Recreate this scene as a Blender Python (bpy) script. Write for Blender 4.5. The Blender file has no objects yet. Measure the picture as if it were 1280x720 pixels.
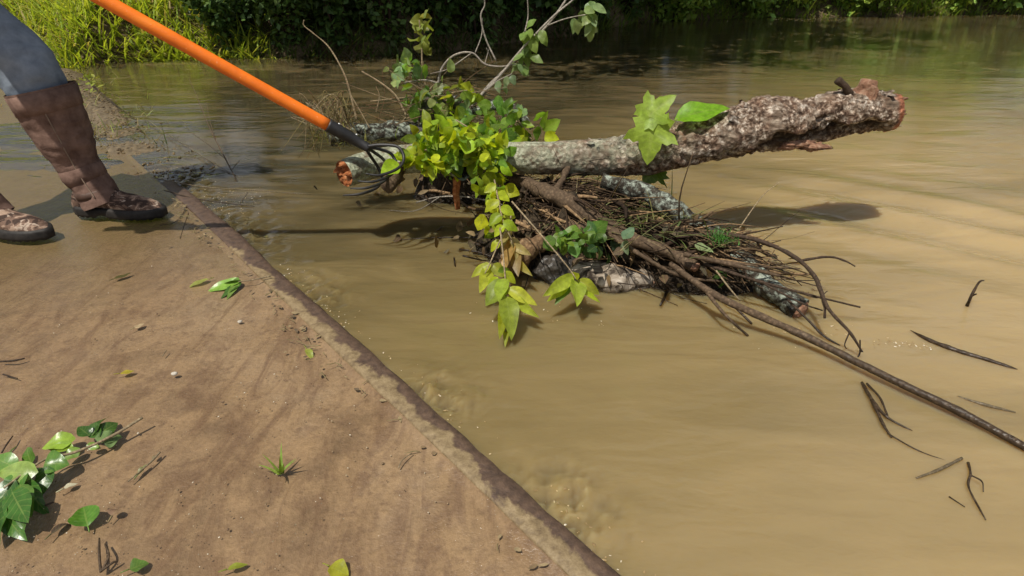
import bpy, bmesh, math, random
from mathutils import Vector, Matrix, noise
random.seed(7)
R = random.Random(11)
scene = bpy.context.scene
COL = scene.collection
V = Vector
# ------------------------------------------------------------------ camera
CAM_H = 0.85
PITCH = math.radians(27.7)
F = 800.0                       # focal length in 1280-wide pixels
cp, sp = math.cos(PITCH), math.sin(PITCH)
cd = bpy.data.cameras.new('camera'); cam = bpy.data.objects.new('camera', cd); COL.objects.link(cam)
cam.location = (0, 0, CAM_H); cam.rotation_euler = (math.pi/2 - PITCH, 0, 0)
cd.sensor_width = 36; cd.lens = 36*F/1280; cd.clip_start = 0.02; cd.clip_end = 600
scene.camera = cam
def ray(px, py):
    a = (px-640)/F; b = (360-py)/F
    return V((a, cp+b*sp, -sp+b*cp))
def W(px, py, z=0.0):           # a point of the place at height z
    d = ray(px, py); t = (z-CAM_H)/d.z
    return V((0, 0, CAM_H)) + d*t
def D(px, py, Y):               # a point of the place at distance Y ahead
    d = ray(px, py); t = Y/d.y
    return V((0, 0, CAM_H)) + d*t
def pr(rpx, p):                 # radius in metres of something rpx wide at p
    depth = p.y*cp - (p.z-CAM_H)*sp
    return rpx*depth/F
# ------------------------------------------------------------------ mesh building
def nz(p, s=1.0, off=0.0):
    return noise.noise(V((p[0]*s+off, p[1]*s+off*1.7, p[2]*s-off)))
def fbm(p, s=1.0, o=3, off=0.0):
    a, t = 1.0, 0.0
    for i in range(o):
        t += a*nz(p, s, off+i*7.3); a *= .5; s *= 2.03
    return t
class MB:
    def __init__(s): s.v=[]; s.f=[]; s.c=[]; s.u=[]
    def vert(s, p, c=(1,1,1), u=(0,0,0)):
        s.v.append(tuple(p)); s.c.append((c[0],c[1],c[2],1)); s.u.append(tuple(u)); return len(s.v)-1
    def build(s, name, mat, parent=None, smooth=True):
        me = bpy.data.meshes.new(name); me.from_pydata(s.v, [], s.f)
        ca = me.color_attributes.new('Col', 'FLOAT_COLOR', 'POINT')
        ca.data.foreach_set('color', [x for c in s.c for x in c])
        ua = me.attributes.new('luv', 'FLOAT_VECTOR', 'POINT')
        ua.data.foreach_set('vector', [x for c in s.u for x in c])
        me.polygons.foreach_set('use_smooth', [smooth]*len(me.polygons))
        if mat: me.materials.append(mat)
        me.update()
        o = bpy.data.objects.new(name, me); COL.objects.link(o)
        if parent: o.parent = parent
        return o
def recentre(o):                # put a mesh object's origin at its own base
    me = o.data
    if not me.vertices: return o
    n = len(me.vertices)
    c = sum((v.co for v in me.vertices), V((0,0,0)))/n
    c.z = min(v.co.z for v in me.vertices)
    me.transform(Matrix.Translation(-c)); o.location = c
    return o
def tag(o, label=None, cat=None, group=None, kind=None):
    if label: o['label'] = label
    if cat: o['category'] = cat
    if group: o['group'] = group
    if kind: o['kind'] = kind
    return o
def empty(name, loc=(0,0,0)):
    o = bpy.data.objects.new(name, None); COL.objects.link(o); o.location = loc; o.empty_display_size = .05
    return o
def part(mb, name, mat, root, smooth=True):   # mesh given in world space, parented to a root at root.location
    o = mb.build(name, mat, None, smooth)
    off = root.matrix_basis.translation.copy()
    p = root.parent
    while p: off += p.matrix_basis.translation; p = p.parent
    o.data.transform(Matrix.Translation(-off)); o.parent = root
    return o
def spline(pts, n):
    P = [V(p) for p in pts]
    if len(P) == 2: return [P[0].lerp(P[1], i/n) for i in range(n+1)]
    Q = [P[0]*2-P[1]] + P + [P[-1]*2-P[-2]]
    out = []; m = len(P)-1
    for i in range(n+1):
        t = i/n*m; k = min(int(t), m-1); u = t-k
        a,b,c,d = Q[k:k+4]
        out.append(.5*((2*b)+(c-a)*u+(2*a-5*b+4*c-d)*u*u+(3*b-a-3*c+d)*u**3))
    return out
def lerpl(L, t):
    m = len(L)-1; x = max(0,min(1,t))*m; k = min(int(x), m-1); u = x-k
    return L[k]*(1-u)+L[k+1]*u
def frames(P):
    out = []; ref = None
    for i in range(len(P)):
        d = (P[min(i+1,len(P)-1)]-P[max(i-1,0)])
        d = d.normalized() if d.length > 1e-9 else V((0,0,1))
        if ref is None:
            ref = d.cross(V((0,0,1)))
            if ref.length < .05: ref = d.cross(V((1,0,0)))
        x = (ref - d*ref.dot(d)).normalized(); ref = x
        out.append((d, x, d.cross(x)))
    return out
def tube(mb, pts, radii, n=20, seg=8, amp=0.0, fs=20.0, col=(1,1,1), caps=True, disp=None, off=0.0):
    P = spline(pts, n); Fm = frames(P); rows = []; L = 0
    for i, p in enumerate(P):
        t = i/n; r = lerpl(list(radii), t); row = []
        if i: L += (P[i]-P[i-1]).length
        d, x, y = Fm[i]
        for k in range(seg):
            a = 2*math.pi*k/seg; q = x*math.cos(a)+y*math.sin(a)
            rr = r
            if amp: rr *= 1+amp*fbm(p+q*r, fs, 2, off)
            if disp: rr += disp(t, a, p+q*r, r)
            row.append(mb.vert(p+q*rr, col, (L, a/(2*math.pi), t)))
        rows.append(row)
    for i in range(n):
        for k in range(seg):
            mb.f.append((rows[i][k], rows[i][(k+1)%seg], rows[i+1][(k+1)%seg], rows[i+1][k]))
    if caps:
        for row, p, e in ((rows[0], P[0], 0), (rows[-1], P[-1], 1)):
            c = mb.vert(p, col, (L*e, 0, e))
            for k in range(seg):
                a, b = row[k], row[(k+1)%seg]
                mb.f.append((c, b, a) if e == 0 else (c, a, b))
    return P, rows
def blob(mb, c, rad, amp=.2, fs=8.0, col=(1,1,1), nu=16, nv=10, off=0.0, rot=0.0):
    rows = []; cr, sr = math.cos(rot), math.sin(rot)
    for j in range(nv+1):
        th = math.pi*j/nv; row = []
        for i in range(nu):
            ph = 2*math.pi*i/nu
            d = V((math.sin(th)*math.cos(ph), math.sin(th)*math.sin(ph), math.cos(th)))
            k = 1+amp*fbm(d, fs*.2, 3, off)
            q = V((d.x*rad[0]*k, d.y*rad[1]*k, d.z*rad[2]*k))
            q = V((q.x*cr-q.y*sr, q.x*sr+q.y*cr, q.z))
            row.append(mb.vert(V(c)+q, col, (i/nu, j/nv, 0)))
        rows.append(row)
    for j in range(nv):
        for i in range(nu):
            mb.f.append((rows[j][i], rows[j+1][i], rows[j+1][(i+1)%nu], rows[j][(i+1)%nu]))
LOBED = [(0,0),(.10,.02),(.30,-.10),(.33,.02),(.47,.06),(.40,.17),(.36,.25),(.50,.33),(.62,.52),(.47,.50),(.38,.56),(.26,.52),(.24,.66),(.18,.72),(.12,.86),(0,1.0)]
def leaf(mb, base, d, n, L, wd, col=(1,1,1), curl=.25, fold=.25, shape='ovate', hi=False, twist=0.0):
    d = V(d).normalized(); n = V(n); n = (n-d*n.dot(d))
    if n.length < 1e-4: n = d.orthogonal()
    n.normalize(); s = d.cross(n)
    base = V(base); ph = R.uniform(0, 6)
    def pos(u, v):              # u across in metres/L, v along 0..1
        ang = curl*v
        f = (math.sin(ang)/curl if abs(curl) > 1e-3 else v)
        h = -(1-math.cos(ang))/curl if abs(curl) > 1e-3 else 0
        wav = .05*math.sin(v*9+ph+u*4)*abs(u)*3
        tw = twist*v
        return base + d*(f*L) + n*((h+abs(u)*fold+wav+u*tw)*L) + s*(u*L)
    if shape == 'lobed':
        k = wd/L/1.1
        out = [(x*k, y) for x, y in LOBED] + [(-x*k, y) for x, y in LOBED[-2:0:-1]]
        cx = (0, .32); rings = []
        for fr in (0.0, .33, .66, 1.0):
            if fr == 0: rings.append([mb.vert(pos(*cx), col, (0, cx[1], 0))]); continue
            rings.append([mb.vert(pos(cx[0]+(x-cx[0])*fr, cx[1]+(y-cx[1])*fr), col, ((x*fr)/k*1.6, cx[1]+(y-cx[1])*fr, 1)) for x, y in out])
        m = len(out)
        for i in range(m):
            j = (i+1)%m
            mb.f.append((rings[0][0], rings[1][i], rings[1][j]))
            for q in (1, 2): mb.f.append((rings[q][i], rings[q+1][i], rings[q+1][j], rings[q][j]))
        return
    nl = 8 if hi else 4; hw = wd/L/2; rows = []
    for j in range(nl+1):
        v = j/nl
        w = hw*(math.sin(math.pi*min(1, v**.75))**.8 if 0 < v < 1 else 0)*(1.05-.15*v)
        us = ((-1, -.5, 0, .5, 1) if hi else (-1, 0, 1))
        if j in (0, nl): rows.append([mb.vert(pos(0, v), col, (0, v, 0))]*len(us))
        else: rows.append([mb.vert(pos(u*w*(1+.05*math.sin(j*5+u)), v), col, (u, v, 0)) for u in us])
    for j in range(nl):
        a, b = rows[j], rows[j+1]
        for k in range(len(a)-1):
            q = []
            for x in (a[k], a[k+1], b[k+1], b[k]):
                if x not in q: q.append(x)
            mb.f.append(tuple(q))
def rcol(base, dv=.25, dh=.12, rnd=R):
    k = 1+rnd.uniform(-dv, dv); h = rnd.uniform(-dh, dh)
    return (base[0]*k*(1+h), base[1]*k, base[2]*k*(1-h))
def rdir(rnd=R):
    while True:
        p = V((rnd.uniform(-1,1), rnd.uniform(-1,1), rnd.uniform(-1,1)))
        if .05 < p.length < 1: return p.normalized()
# ------------------------------------------------------------------ materials
class NT:
    def __init__(s, name):
        s.m = bpy.data.materials.new(name); s.m.use_nodes = True
        s.t = s.m.node_tree; s.t.nodes.clear(); s.out = s.t.nodes.new('ShaderNodeOutputMaterial')
    def n(s, typ, **kw):
        nd = s.t.nodes.new(typ)
        for k, v in kw.items():
            if k.startswith('i_'):
                key = k[2:].replace('_', ' '); nd.inputs[key].default_value = v
            else: setattr(nd, k, v)
        return nd
    def l(s, a, b): s.t.links.new(a, b)
    def coord(s, sc=(1,1,1), rot=(0,0,0), kind='Object'):
        tc = s.n('ShaderNodeTexCoord'); mp = s.n('ShaderNodeMapping')
        mp.inputs['Scale'].default_value = sc; mp.inputs['Rotation'].default_value = rot
        if kind == 'World':
            g = s.n('ShaderNodeNewGeometry'); s.l(g.outputs['Position'], mp.inputs['Vector'])
        elif kind == 'luv':
            at = s.n('ShaderNodeAttribute', attribute_name='luv'); s.l(at.outputs['Vector'], mp.inputs['Vector'])
        else: s.l(tc.outputs[kind], mp.inputs['Vector'])
        return mp.outputs['Vector']
    def noise(s, vec, scale, detail=5, rough=.6, dist=0.0):
        nd = s.n('ShaderNodeTexNoise'); s.l(vec, nd.inputs['Vector'])
        nd.inputs['Scale'].default_value = scale; nd.inputs['Detail'].default_value = detail
        nd.inputs['Roughness'].default_value = rough; nd.inputs['Distortion'].default_value = dist
        return nd.outputs['Fac']
    def voro(s, vec, scale, feature='F1', rnd=1.0):
        nd = s.n('ShaderNodeTexVoronoi', feature=feature); s.l(vec, nd.inputs['Vector'])
        nd.inputs['Scale'].default_value = scale; nd.inputs['Randomness'].default_value = rnd
        return nd.outputs['Distance']
    def ramp(s, fac, stops, interp='LINEAR'):
        nd = s.n('ShaderNodeValToRGB'); r = nd.color_ramp; r.interpolation = interp
        while len(r.elements) < len(stops): r.elements.new(.5)
        for e, (p, c) in zip(r.elements, stops):
            e.position = p; e.color = (c[0], c[1], c[2], 1) if isinstance(c, (tuple, list)) else (c, c, c, 1)
        s.l(fac, nd.inputs['Fac']); return nd.outputs['Color']
    def mix(s, fac, a, b, typ='MIX'):
        nd = s.n('ShaderNodeMix', data_type='RGBA', blend_type=typ)
        for sock, val in ((nd.inputs[0], fac), (nd.inputs[6], a), (nd.inputs[7], b)):
            if hasattr(val, 'is_output'): s.l(val, sock)
            elif isinstance(val, (tuple, list)): sock.default_value = (val[0], val[1], val[2], 1)
            else: sock.default_value = val
        return nd.outputs[2]
    def math(s, op, a, b=0.0, c=0.0, clamp=False):
        nd = s.n('ShaderNodeMath', operation=op, use_clamp=clamp)
        for sock, val in zip(nd.inputs, (a, b, c)):
            if hasattr(val, 'is_output'): s.l(val, sock)
            else: sock.default_value = val
        return nd.outputs[0]
    def attr(s, name='Col'):
        return s.n('ShaderNodeAttribute', attribute_name=name)
    def bump(s, h, dist=.01, strength=1.0, prev=None):
        nd = s.n('ShaderNodeBump'); nd.inputs['Distance'].default_value = dist; nd.inputs['Strength'].default_value = strength
        s.l(h, nd.inputs['Height'])
        if prev is not None: s.l(prev, nd.inputs['Normal'])
        return nd.outputs['Normal']
    def principled(s, col, rough=.6, nrm=None, spec=.5, ior=None, metal=0.0):
        b = s.n('ShaderNodeBsdfPrincipled')
        for key, val in (('Base Color', col), ('Roughness', rough), ('Metallic', metal), ('Specular IOR Level', spec)):
            if hasattr(val, 'is_output'): s.l(val, b.inputs[key])
            elif isinstance(val, (tuple, list)): b.inputs[key].default_value = (val[0], val[1], val[2], 1)
            else: b.inputs[key].default_value = val
        if ior: b.inputs['IOR'].default_value = ior
        if nrm is not None: s.l(nrm, b.inputs['Normal'])
        return b.outputs[0]
    def done(s, sh): s.l(sh, s.out.inputs['Surface']); return s.m

def mat_leaf(name, trans=.4, rough=.42, gain=1.0):
    t = NT(name); c = t.attr('Col').outputs['Color']; uv = t.attr('luv')
    sx = t.n('ShaderNodeSeparateXYZ'); t.l(uv.outputs['Vector'], sx.inputs[0])
    au = t.math('ABSOLUTE', sx.outputs[0])
    mid = t.math('LESS_THAN', au, .06)
    sv = t.math('SINE', t.math('MULTIPLY', t.math('SUBTRACT', sx.outputs[1], t.math('MULTIPLY', au, .22)), 42.0))
    sv = t.math('MULTIPLY', t.math('GREATER_THAN', sv, .86), .45)
    vein = t.math('MAXIMUM', t.math('MULTIPLY', mid, .7), sv)
    w = t.coord((1,1,1))
    nf = t.noise(w, 60, 4)
    c2 = t.mix(t.math('MULTIPLY', vein, .55), c, t.mix(.5, c, (.45,.5,.15)))
    c3 = t.mix(1.0, c2, t.ramp(nf, [(.3, .68), (.7, 1.2)]), 'MULTIPLY')
    spots = t.ramp(t.noise(w, 140, 2), [(.70, 0.0), (.76, 1.0)])
    c3 = t.mix(t.math('MULTIPLY', spots, .5), c3, (.09,.06,.02))
    if gain != 1: c3 = t.mix(1.0, c3, (gain,)*3, 'MULTIPLY')
    nr = t.bump(t.math('ADD', vein, nf), .0012, .6)
    p = t.principled(c3, rough, nr, .4)
    tr = t.n('ShaderNodeBsdfTranslucent'); t.l(t.mix(1.0, c3, (1.35,1.25,.45), 'MULTIPLY'), tr.inputs['Color']); t.l(nr, tr.inputs['Normal'])
    m = t.n('ShaderNodeMixShader'); m.inputs[0].default_value = trans
    t.l(p, m.inputs[1]); t.l(tr.outputs[0], m.inputs[2])
    return t.done(m.outputs[0])
def mat_bark(name, dark, mid, light, lichen=None, lich_amt=.5, scale=1.0, rough=.85, depth=.006, stretch=(1,1,1), wet=False):
    t = NT(name); w = t.coord(stretch)
    n1 = t.noise(w, 18*scale, 6, .65, .4); n2 = t.noise(w, 70*scale, 5, .7); v = t.voro(w, 55*scale)
    h = t.math('ADD', t.math('MULTIPLY', n1, .8), t.math('ADD', t.math('MULTIPLY', n2, .5), t.math('MULTIPLY', v, .7)))
    c = t.ramp(n2, [(.28, dark), (.48, mid), (.72, light)])
    c = t.mix(t.ramp(n1, [(.38, 0.0), (.62, .75)]), c, mid)
    c = t.mix(1.0, c, t.ramp(v, [(.0, 1.1), (.55, .55)]), 'MULTIPLY')
    if lichen:
        ln = t.noise(w, 26*scale, 7, .7, .2)
        k = t.ramp(ln, [(1-lich_amt-.06, 0.0), (1-lich_amt+.05, 1.0)])
        fl = t.ramp(t.noise(w, 220*scale, 3), [(.3, .55), (.65, 1.15)])
        c = t.mix(k, c, t.mix(1.0, lichen, fl, 'MULTIPLY'))
        h = t.math('ADD', h, t.math('MULTIPLY', k, .35))
    c = t.mix(1.0, c, t.attr('Col').outputs['Color'], 'MULTIPLY')
    gz = t.n('ShaderNodeSeparateXYZ'); t.l(t.coord((1,1,1), kind='World'), gz.inputs[0])
    zz = t.math('ADD', gz.outputs[2], t.math('MULTIPLY', t.math('SUBTRACT', n1, .5), .03))
    c = t.mix(1.0, c, t.ramp(zz, [(.0, .45), (.022, .55), (.05, 1.0)]), 'MULTIPLY')
    if not wet: rough = t.ramp(zz, [(.015, .25), (.05, rough)])
    return t.done(t.principled(c, .35 if wet else rough, t.bump(h, depth, .9), .5 if wet else .25))
def mat_var(name, dark, light, scale=30, rough=.7, bump=.002, detail=6, spec=.3, metal=0.0, stretch=(1,1,1)):
    t = NT(name); w = t.coord(stretch); n1 = t.noise(w, scale, detail, .65)
    c = t.mix(1.0, t.ramp(n1, [(.3, dark), (.7, light)]), t.attr('Col').outputs['Color'], 'MULTIPLY')
    return t.done(t.principled(c, rough, t.bump(n1, bump, .8), spec, None, metal))

M_leaf = mat_leaf('leaf_bright', .5)
M_leafd = mat_leaf('leaf_glossy', .25, .3)
M_leaft = mat_leaf('leaf_tree', .3, .5)
M_dead = mat_leaf('leaf_dead', .12, .7)
M_twig = mat_bark('twig_grey', (.26,.22,.18), (.42,.37,.30), (.6,.54,.46), None, scale=3, depth=.002)
M_twigd = mat_bark('twig_dark', (.035,.022,.014), (.075,.048,.03), (.15,.10,.065), None, scale=3, depth=.002)
M_stick = mat_bark('stick_brown', (.06,.038,.022), (.13,.085,.05), (.25,.18,.11), None, scale=2, depth=.002)
M_pale = mat_bark('stick_pale', (.22,.16,.09), (.38,.29,.17), (.5,.4,.25), None, scale=3, depth=.0015)
M_lich = mat_bark('lichen_bark', (.02,.016,.012), (.06,.05,.035), (.13,.11,.08), (.34,.38,.31), .47, scale=1.6, depth=.006)
M_wet = mat_bark('wet_bark', (.025,.02,.017), (.07,.06,.05), (.2,.17,.14), None, scale=1.3, wet=True, depth=.005)
M_palebark = mat_bark('pale_bark', (.025,.018,.013), (.26,.21,.155), (.52,.46,.38), None, scale=.9, stretch=(2.4,1.2,1), depth=.012)
def mat_crack():
    t = NT('cracked_pale_bark'); w = t.coord((1.0,2.2,1.3), (0,0,.7)); n1 = t.noise(w, 22, 6, .65, .5)
    e = t.voro(t.coord((.55,1.9,1.2), (0,0,.75)), 15, 'DISTANCE_TO_EDGE')
    n0 = t.noise(t.coord((1,1,1)), 16, 4, .65)
    e = t.math('ADD', e, t.math('ADD', t.math('MULTIPLY', t.math('SUBTRACT', n1, .5), .45), t.math('MULTIPLY', t.math('SUBTRACT', n0, .42), .5)))
    c = t.mix(t.ramp(e, [(.0, 1.0), (.12, 0.0)]), t.ramp(n1, [(.3, (.09,.065,.045)), (.52, (.27,.22,.165)), (.7, (.52,.46,.38))]), (.035,.024,.017))
    h = t.ramp(e, [(.0, 0.0), (.14, 1.0)])
    return t.done(t.principled(c, .75, t.bump(t.math('ADD', h, t.math('MULTIPLY', n1, .5)), .012, .9), .25))
M_palebark = mat_crack()
M_tan = mat_bark('tan_wood', (.06,.035,.018), (.22,.13,.065), (.46,.33,.19), None, scale=1.4)
M_trunk = mat_bark('trunk_bark', (.02,.016,.012), (.06,.045,.03), (.12,.1,.075), None, scale=.4, depth=.02)
def mat_broken(name, a, b, c0):
    t = NT(name); w = t.coord((1,1,1)); n1 = t.noise(w, 45, 6, .7, 1.0); n2 = t.noise(w, 140, 3, .6)
    c = t.mix(t.ramp(n2, [(.35, 0.0), (.7, .6)]), t.ramp(n1, [(.3, a), (.5, b), (.68, c0)]), b)
    return t.done(t.principled(c, .8, t.bump(n1, .01, 1.0), .2))
M_brk = mat_broken('broken_wood_orange', (.06,.015,.006), (.36,.12,.04), (.62,.36,.17))
M_brkp = mat_broken('broken_wood_pink', (.08,.035,.025), (.29,.155,.095), (.52,.36,.25))
# main log bark: pale green lichen on the left, scaly flaking brown bark on the right
def mat_log():
    t = NT('log_bark'); w = t.coord((1,1,1)); uv = t.attr('luv')
    sx = t.n('ShaderNodeSeparateXYZ'); t.l(uv.outputs['Vector'], sx.inputs[0]); tt = sx.outputs[2]
    n1 = t.noise(w, 14, 6, .65, .5); n2 = t.noise(w, 60, 6, .7, .3); v = t.voro(w, 62); v2 = t.voro(w, 24); pm = t.noise(w, 10, 3, .6)
    scal = t.ramp(n2, [(.34, (.03,.018,.012)), (.45, (.15,.10,.07)), (.53, (.38,.30,.23)), (.61, (.80,.73,.63))])
    scal = t.mix(1.0, scal, t.ramp(v, [(0, 1.15), (.6, .55)]), 'MULTIPLY')
    st_ = t.noise(t.coord((.35,1.6,1.6)), 40, 5, .65, .3)
    smooth_ = t.ramp(st_, [(.3, (.03,.019,.013)), (.5, (.145,.108,.078)), (.66, (.37,.31,.245))])
    scal = t.mix(t.ramp(pm, [(.38, 1.0), (.48, 0.0)]), scal, smooth_)
    scal = t.mix(t.ramp(n1, [(.48, 0.0), (.64, .8)]), scal, t.mix(t.ramp(n2, [(.4,0.0),(.6,1.0)]), (.07,.038,.026), (.24,.145,.09)))
    pale = t.ramp(t.noise(w, 90, 5, .7), [(.3, (.10,.095,.07)), (.5, (.29,.32,.23)), (.7, (.54,.58,.46))])
    pale = t.mix(t.ramp(v2, [(.5, 0.0), (.75, .8)]), pale, (.12,.10,.07)); pale = t.mix(t.ramp(t.noise(w, 33, 5, .7), [(.54, 0.0), (.62, .75)]), pale, (.13,.085,.055))
    k = t.math('ADD', tt, t.math('MULTIPLY', t.math('SUBTRACT', n1, .5), .6))
    c = t.mix(t.ramp(k, [(.20, 0.0), (.52, 1.0)]), pale, scal)
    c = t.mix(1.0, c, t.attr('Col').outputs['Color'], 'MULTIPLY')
    h = t.math('ADD', t.math('MULTIPLY', n2, .8), t.math('ADD', n1, t.math('MULTIPLY', v, .8)))
    return t.done(t.principled(c, .88, t.bump(h, .009, 1.0), .2))
M_log = mat_log()

def mat_water():
    t = NT('muddy_water'); w = t.coord((1,1,1), kind='World')
    sw = t.coord((.5,1.5,1), (0,0,math.radians(-12)), kind='World')
    big = t.noise(sw, 1.1, 3, .5, 1.0)
    med = t.noise(sw, 3.2, 4, .55, 1.2)
    sx = t.n('ShaderNodeSeparateXYZ'); t.l(w, sx.inputs[0])
    # silt is lighter near the crossing and to the right, greener and darker in the still water on the left
    far = t.math('MAXIMUM', t.math('SUBTRACT', sx.outputs[1], 3.2), 0.0)  # far water coloured darker in place of tree shade and dark reflections
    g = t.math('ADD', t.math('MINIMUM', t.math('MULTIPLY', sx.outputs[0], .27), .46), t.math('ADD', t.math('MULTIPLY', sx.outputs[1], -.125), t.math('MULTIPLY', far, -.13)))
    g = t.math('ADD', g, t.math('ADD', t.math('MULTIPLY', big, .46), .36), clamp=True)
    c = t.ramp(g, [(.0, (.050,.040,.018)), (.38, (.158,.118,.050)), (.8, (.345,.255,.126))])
    c = t.mix(t.ramp(med, [(.45, 0.0), (.72, .34)]), c, (.31,.228,.108))
    c = t.mix(t.ramp(t.noise(sw, 2.1, 3, .5, .8), [(.52, 0.0), (.75, .35)]), c, (.10,.078,.034))
    b1 = t.noise(t.coord((1.2,3.6,1), (0,0,math.radians(-10)), kind='World'), 2.6, 2, .45, .5)
    b2 = t.noise(t.coord((2,4.5,1), (0,0,math.radians(8)), kind='World'), 9, 2, .5, .4)
    ff = t.ramp(t.math('MULTIPLY', sx.outputs[1], .1), [(.22, 1.0), (.55, .28)])
    b1 = t.math('MULTIPLY', b1, ff); b2 = t.math('MULTIPLY', b2, ff)
    nr = t.bump(b1, .030, .34); nr = t.bump(b2, .006, .25, nr); nr = t.bump(t.noise(t.coord((2,4,1), (0,0,.1), kind='World'), 30, 2, .5, .3), .0016, .22, nr)
    b = t.n('ShaderNodeBsdfPrincipled', subsurface_method='RANDOM_WALK')
    t.l(c, b.inputs['Base Color']); b.inputs['Roughness'].default_value = .05; b.inputs['IOR'].default_value = 1.33
    b.inputs['Subsurface Weight'].default_value = 1.0; b.inputs['Subsurface Radius'].default_value = (1.0,.75,.45); b.inputs['Subsurface Scale'].default_value = .16
    t.l(nr, b.inputs['Normal'])
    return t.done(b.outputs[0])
M_water = mat_water()

def mat_deck():
    t = NT('silty_concrete'); w = t.coord((1,1,1), kind='World')
    n1 = t.noise(w, 2.2, 6, .6, .8); n2 = t.noise(w, 14, 7, .7, .4); n3 = t.noise(w, 120, 4, .7)
    flow = t.noise(t.coord((3.2,1.0,1), (0,0,math.radians(40)), kind='World'), 5, 6, .65, 1.2)
    c = t.ramp(n1, [(.30, (.115,.073,.039)), (.5, (.212,.138,.075)), (.7, (.285,.198,.115))])
    c = t.mix(t.ramp(n2, [(.38, 0.0), (.66, .75)]), c, (.285,.185,.095))
    c = t.mix(t.ramp(t.noise(w, 32, 5, .7), [(.52, 0.0), (.66, .6)]), c, (.13,.08,.046))
    c = t.mix(t.ramp(flow, [(.48, 0.0), (.66, .7)]), c, (.125,.072,.038))
    uv = t.attr('luv'); sx = t.n('ShaderNodeSeparateXYZ'); t.l(uv.outputs['Vector'], sx.inputs[0])
    film = t.ramp(t.math('ADD', t.math('MULTIPLY', sx.outputs[0], .33), t.math('MULTIPLY', t.math('SUBTRACT', n1, .5), .5)), [(.42, 0.0), (.62, 1.0)])
    c = t.mix(t.math('MULTIPLY', film, .8), c, (.135,.092,.042))
    c = t.mix(1.0, c, t.ramp(n3, [(.3, .82), (.7, 1.12)]), 'MULTIPLY')
    gr = t.ramp(t.voro(w, 95), [(.05, 1.0), (.13, 0.0)])
    gm = t.ramp(t.noise(w, 6, 3), [(.52, 0.0), (.66, 1.0)])
    c = t.mix(t.math('MULTIPLY', t.math('MULTIPLY', gr, gm), .75), c, t.ramp(t.noise(w, 300, 1), [(.4, (.05,.03,.02)), (.6, (.42,.34,.24))]))
    wet = t.ramp(t.math('ADD', t.math('MULTIPLY', n1, .6), t.math('MULTIPLY', flow, .4)), [(.47, .10), (.58, .5)])
    wet = t.mix(film, wet, (.10,.10,.10))
    h = t.math('ADD', t.math('MULTIPLY', n2, .6), t.math('ADD', t.math('MULTIPLY', n3, .25), t.math('MULTIPLY', flow, .5)))
    return t.done(t.principled(c, wet, t.bump(h, .009, .8), .45))
M_deck = mat_deck()
def mat_kerb():
    t = NT('silted_kerb'); w = t.coord((1,1,1), kind='World'); uv = t.attr('luv')
    sx = t.n('ShaderNodeSeparateXYZ'); t.l(uv.outputs['Vector'], sx.inputs[0])
    n1 = t.noise(w, 7, 6, .65, .6); n2 = t.noise(w, 60, 5, .7)
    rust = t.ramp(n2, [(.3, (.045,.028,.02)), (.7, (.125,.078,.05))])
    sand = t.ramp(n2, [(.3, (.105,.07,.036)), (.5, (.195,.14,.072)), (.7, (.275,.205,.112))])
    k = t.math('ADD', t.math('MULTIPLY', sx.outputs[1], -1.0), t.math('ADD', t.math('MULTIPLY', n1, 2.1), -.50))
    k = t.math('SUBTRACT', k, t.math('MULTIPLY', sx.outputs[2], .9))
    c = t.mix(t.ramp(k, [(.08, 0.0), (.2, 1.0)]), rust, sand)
    return t.done(t.principled(c, .55, t.bump(n2, .004, .8), .4))
M_kerb = mat_kerb()
def mat_soil():
    t = NT('bank_soil'); w = t.coord((1,1,1), kind='World'); n1 = t.noise(w, 3, 6, .65); n2 = t.noise(w, 30, 5, .7)
    c = t.ramp(n1, [(.3, (.07,.05,.03)), (.55, (.15,.11,.06)), (.75, (.10,.11,.035))])
    c = t.mix(1.0, c, t.ramp(n2, [(.3, .6), (.7, 1.25)]), 'MULTIPLY')
    return t.done(t.principled(c, .9, t.bump(n2, .03, .9), .2))
M_soil = mat_soil()
def mat_handle():
    t = NT('orange_fibreglass'); w = t.coord((1,1,1)); n1 = t.noise(w, 9, 6, .7, .5); n2 = t.noise(t.coord((1,6,4)), 35, 6, .75, .3)
    c = t.ramp(n1, [(.3, (.70,.135,.006)), (.6, (.88,.20,.010)), (.75, (.95,.28,.03))])
    c = t.mix(t.ramp(n2, [(.60, 0.0), (.72, .6)]), c, (.55,.20,.05)); c = t.mix(t.ramp(t.noise(w, 150, 2), [(.68, 0.0), (.74, .5)]), c, (.9,.55,.3))
    return t.done(t.principled(c, t.ramp(n2, [(.4, .32), (.65, .6)]), t.bump(n2, .0006, .6), .5))
M_orange = mat_handle()
M_black = mat_var('black_steel', (.008,.008,.009), (.025,.023,.022), 60, .5, .0008, 5, .5)
M_steel = mat_var('bolt_steel', (.4,.4,.4), (.6,.6,.6), 60, .35, .0005, 3, .5, 1.0)
M_sole = mat_var('boot_rubber', (.012,.011,.010), (.035,.03,.026), 60, .6, .001)
M_gait = mat_var('gaiter_leather', (.085,.048,.036), (.27,.17,.13), 17, .85, .007, 9, .2)
M_strap = mat_var('strap_leather', (.05,.028,.02), (.115,.066,.046), 40, .6, .001)
M_pipe = mat_var('gaiter_piping', (.2,.14,.1), (.3,.22,.16), 60, .7, .001)
M_denim = mat_var('trouser_cloth', (.15,.18,.22), (.27,.31,.36), 26, .85, .0015, 8, .15)
M_shirt = mat_var('shirt_cloth', (.12,.13,.11), (.2,.21,.18), 26, .85, .0015, 8, .15)
M_skin = mat_var('skin', (.42,.24,.16), (.52,.31,.22), 18, .5, .0008, 4, .4)
M_hair = mat_var('hair', (.04,.025,.015), (.09,.06,.04), 80, .6, .002)
M_eye = mat_var('eye_white', (.6,.58,.55), (.7,.68,.65), 5, .2, .0001)
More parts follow.
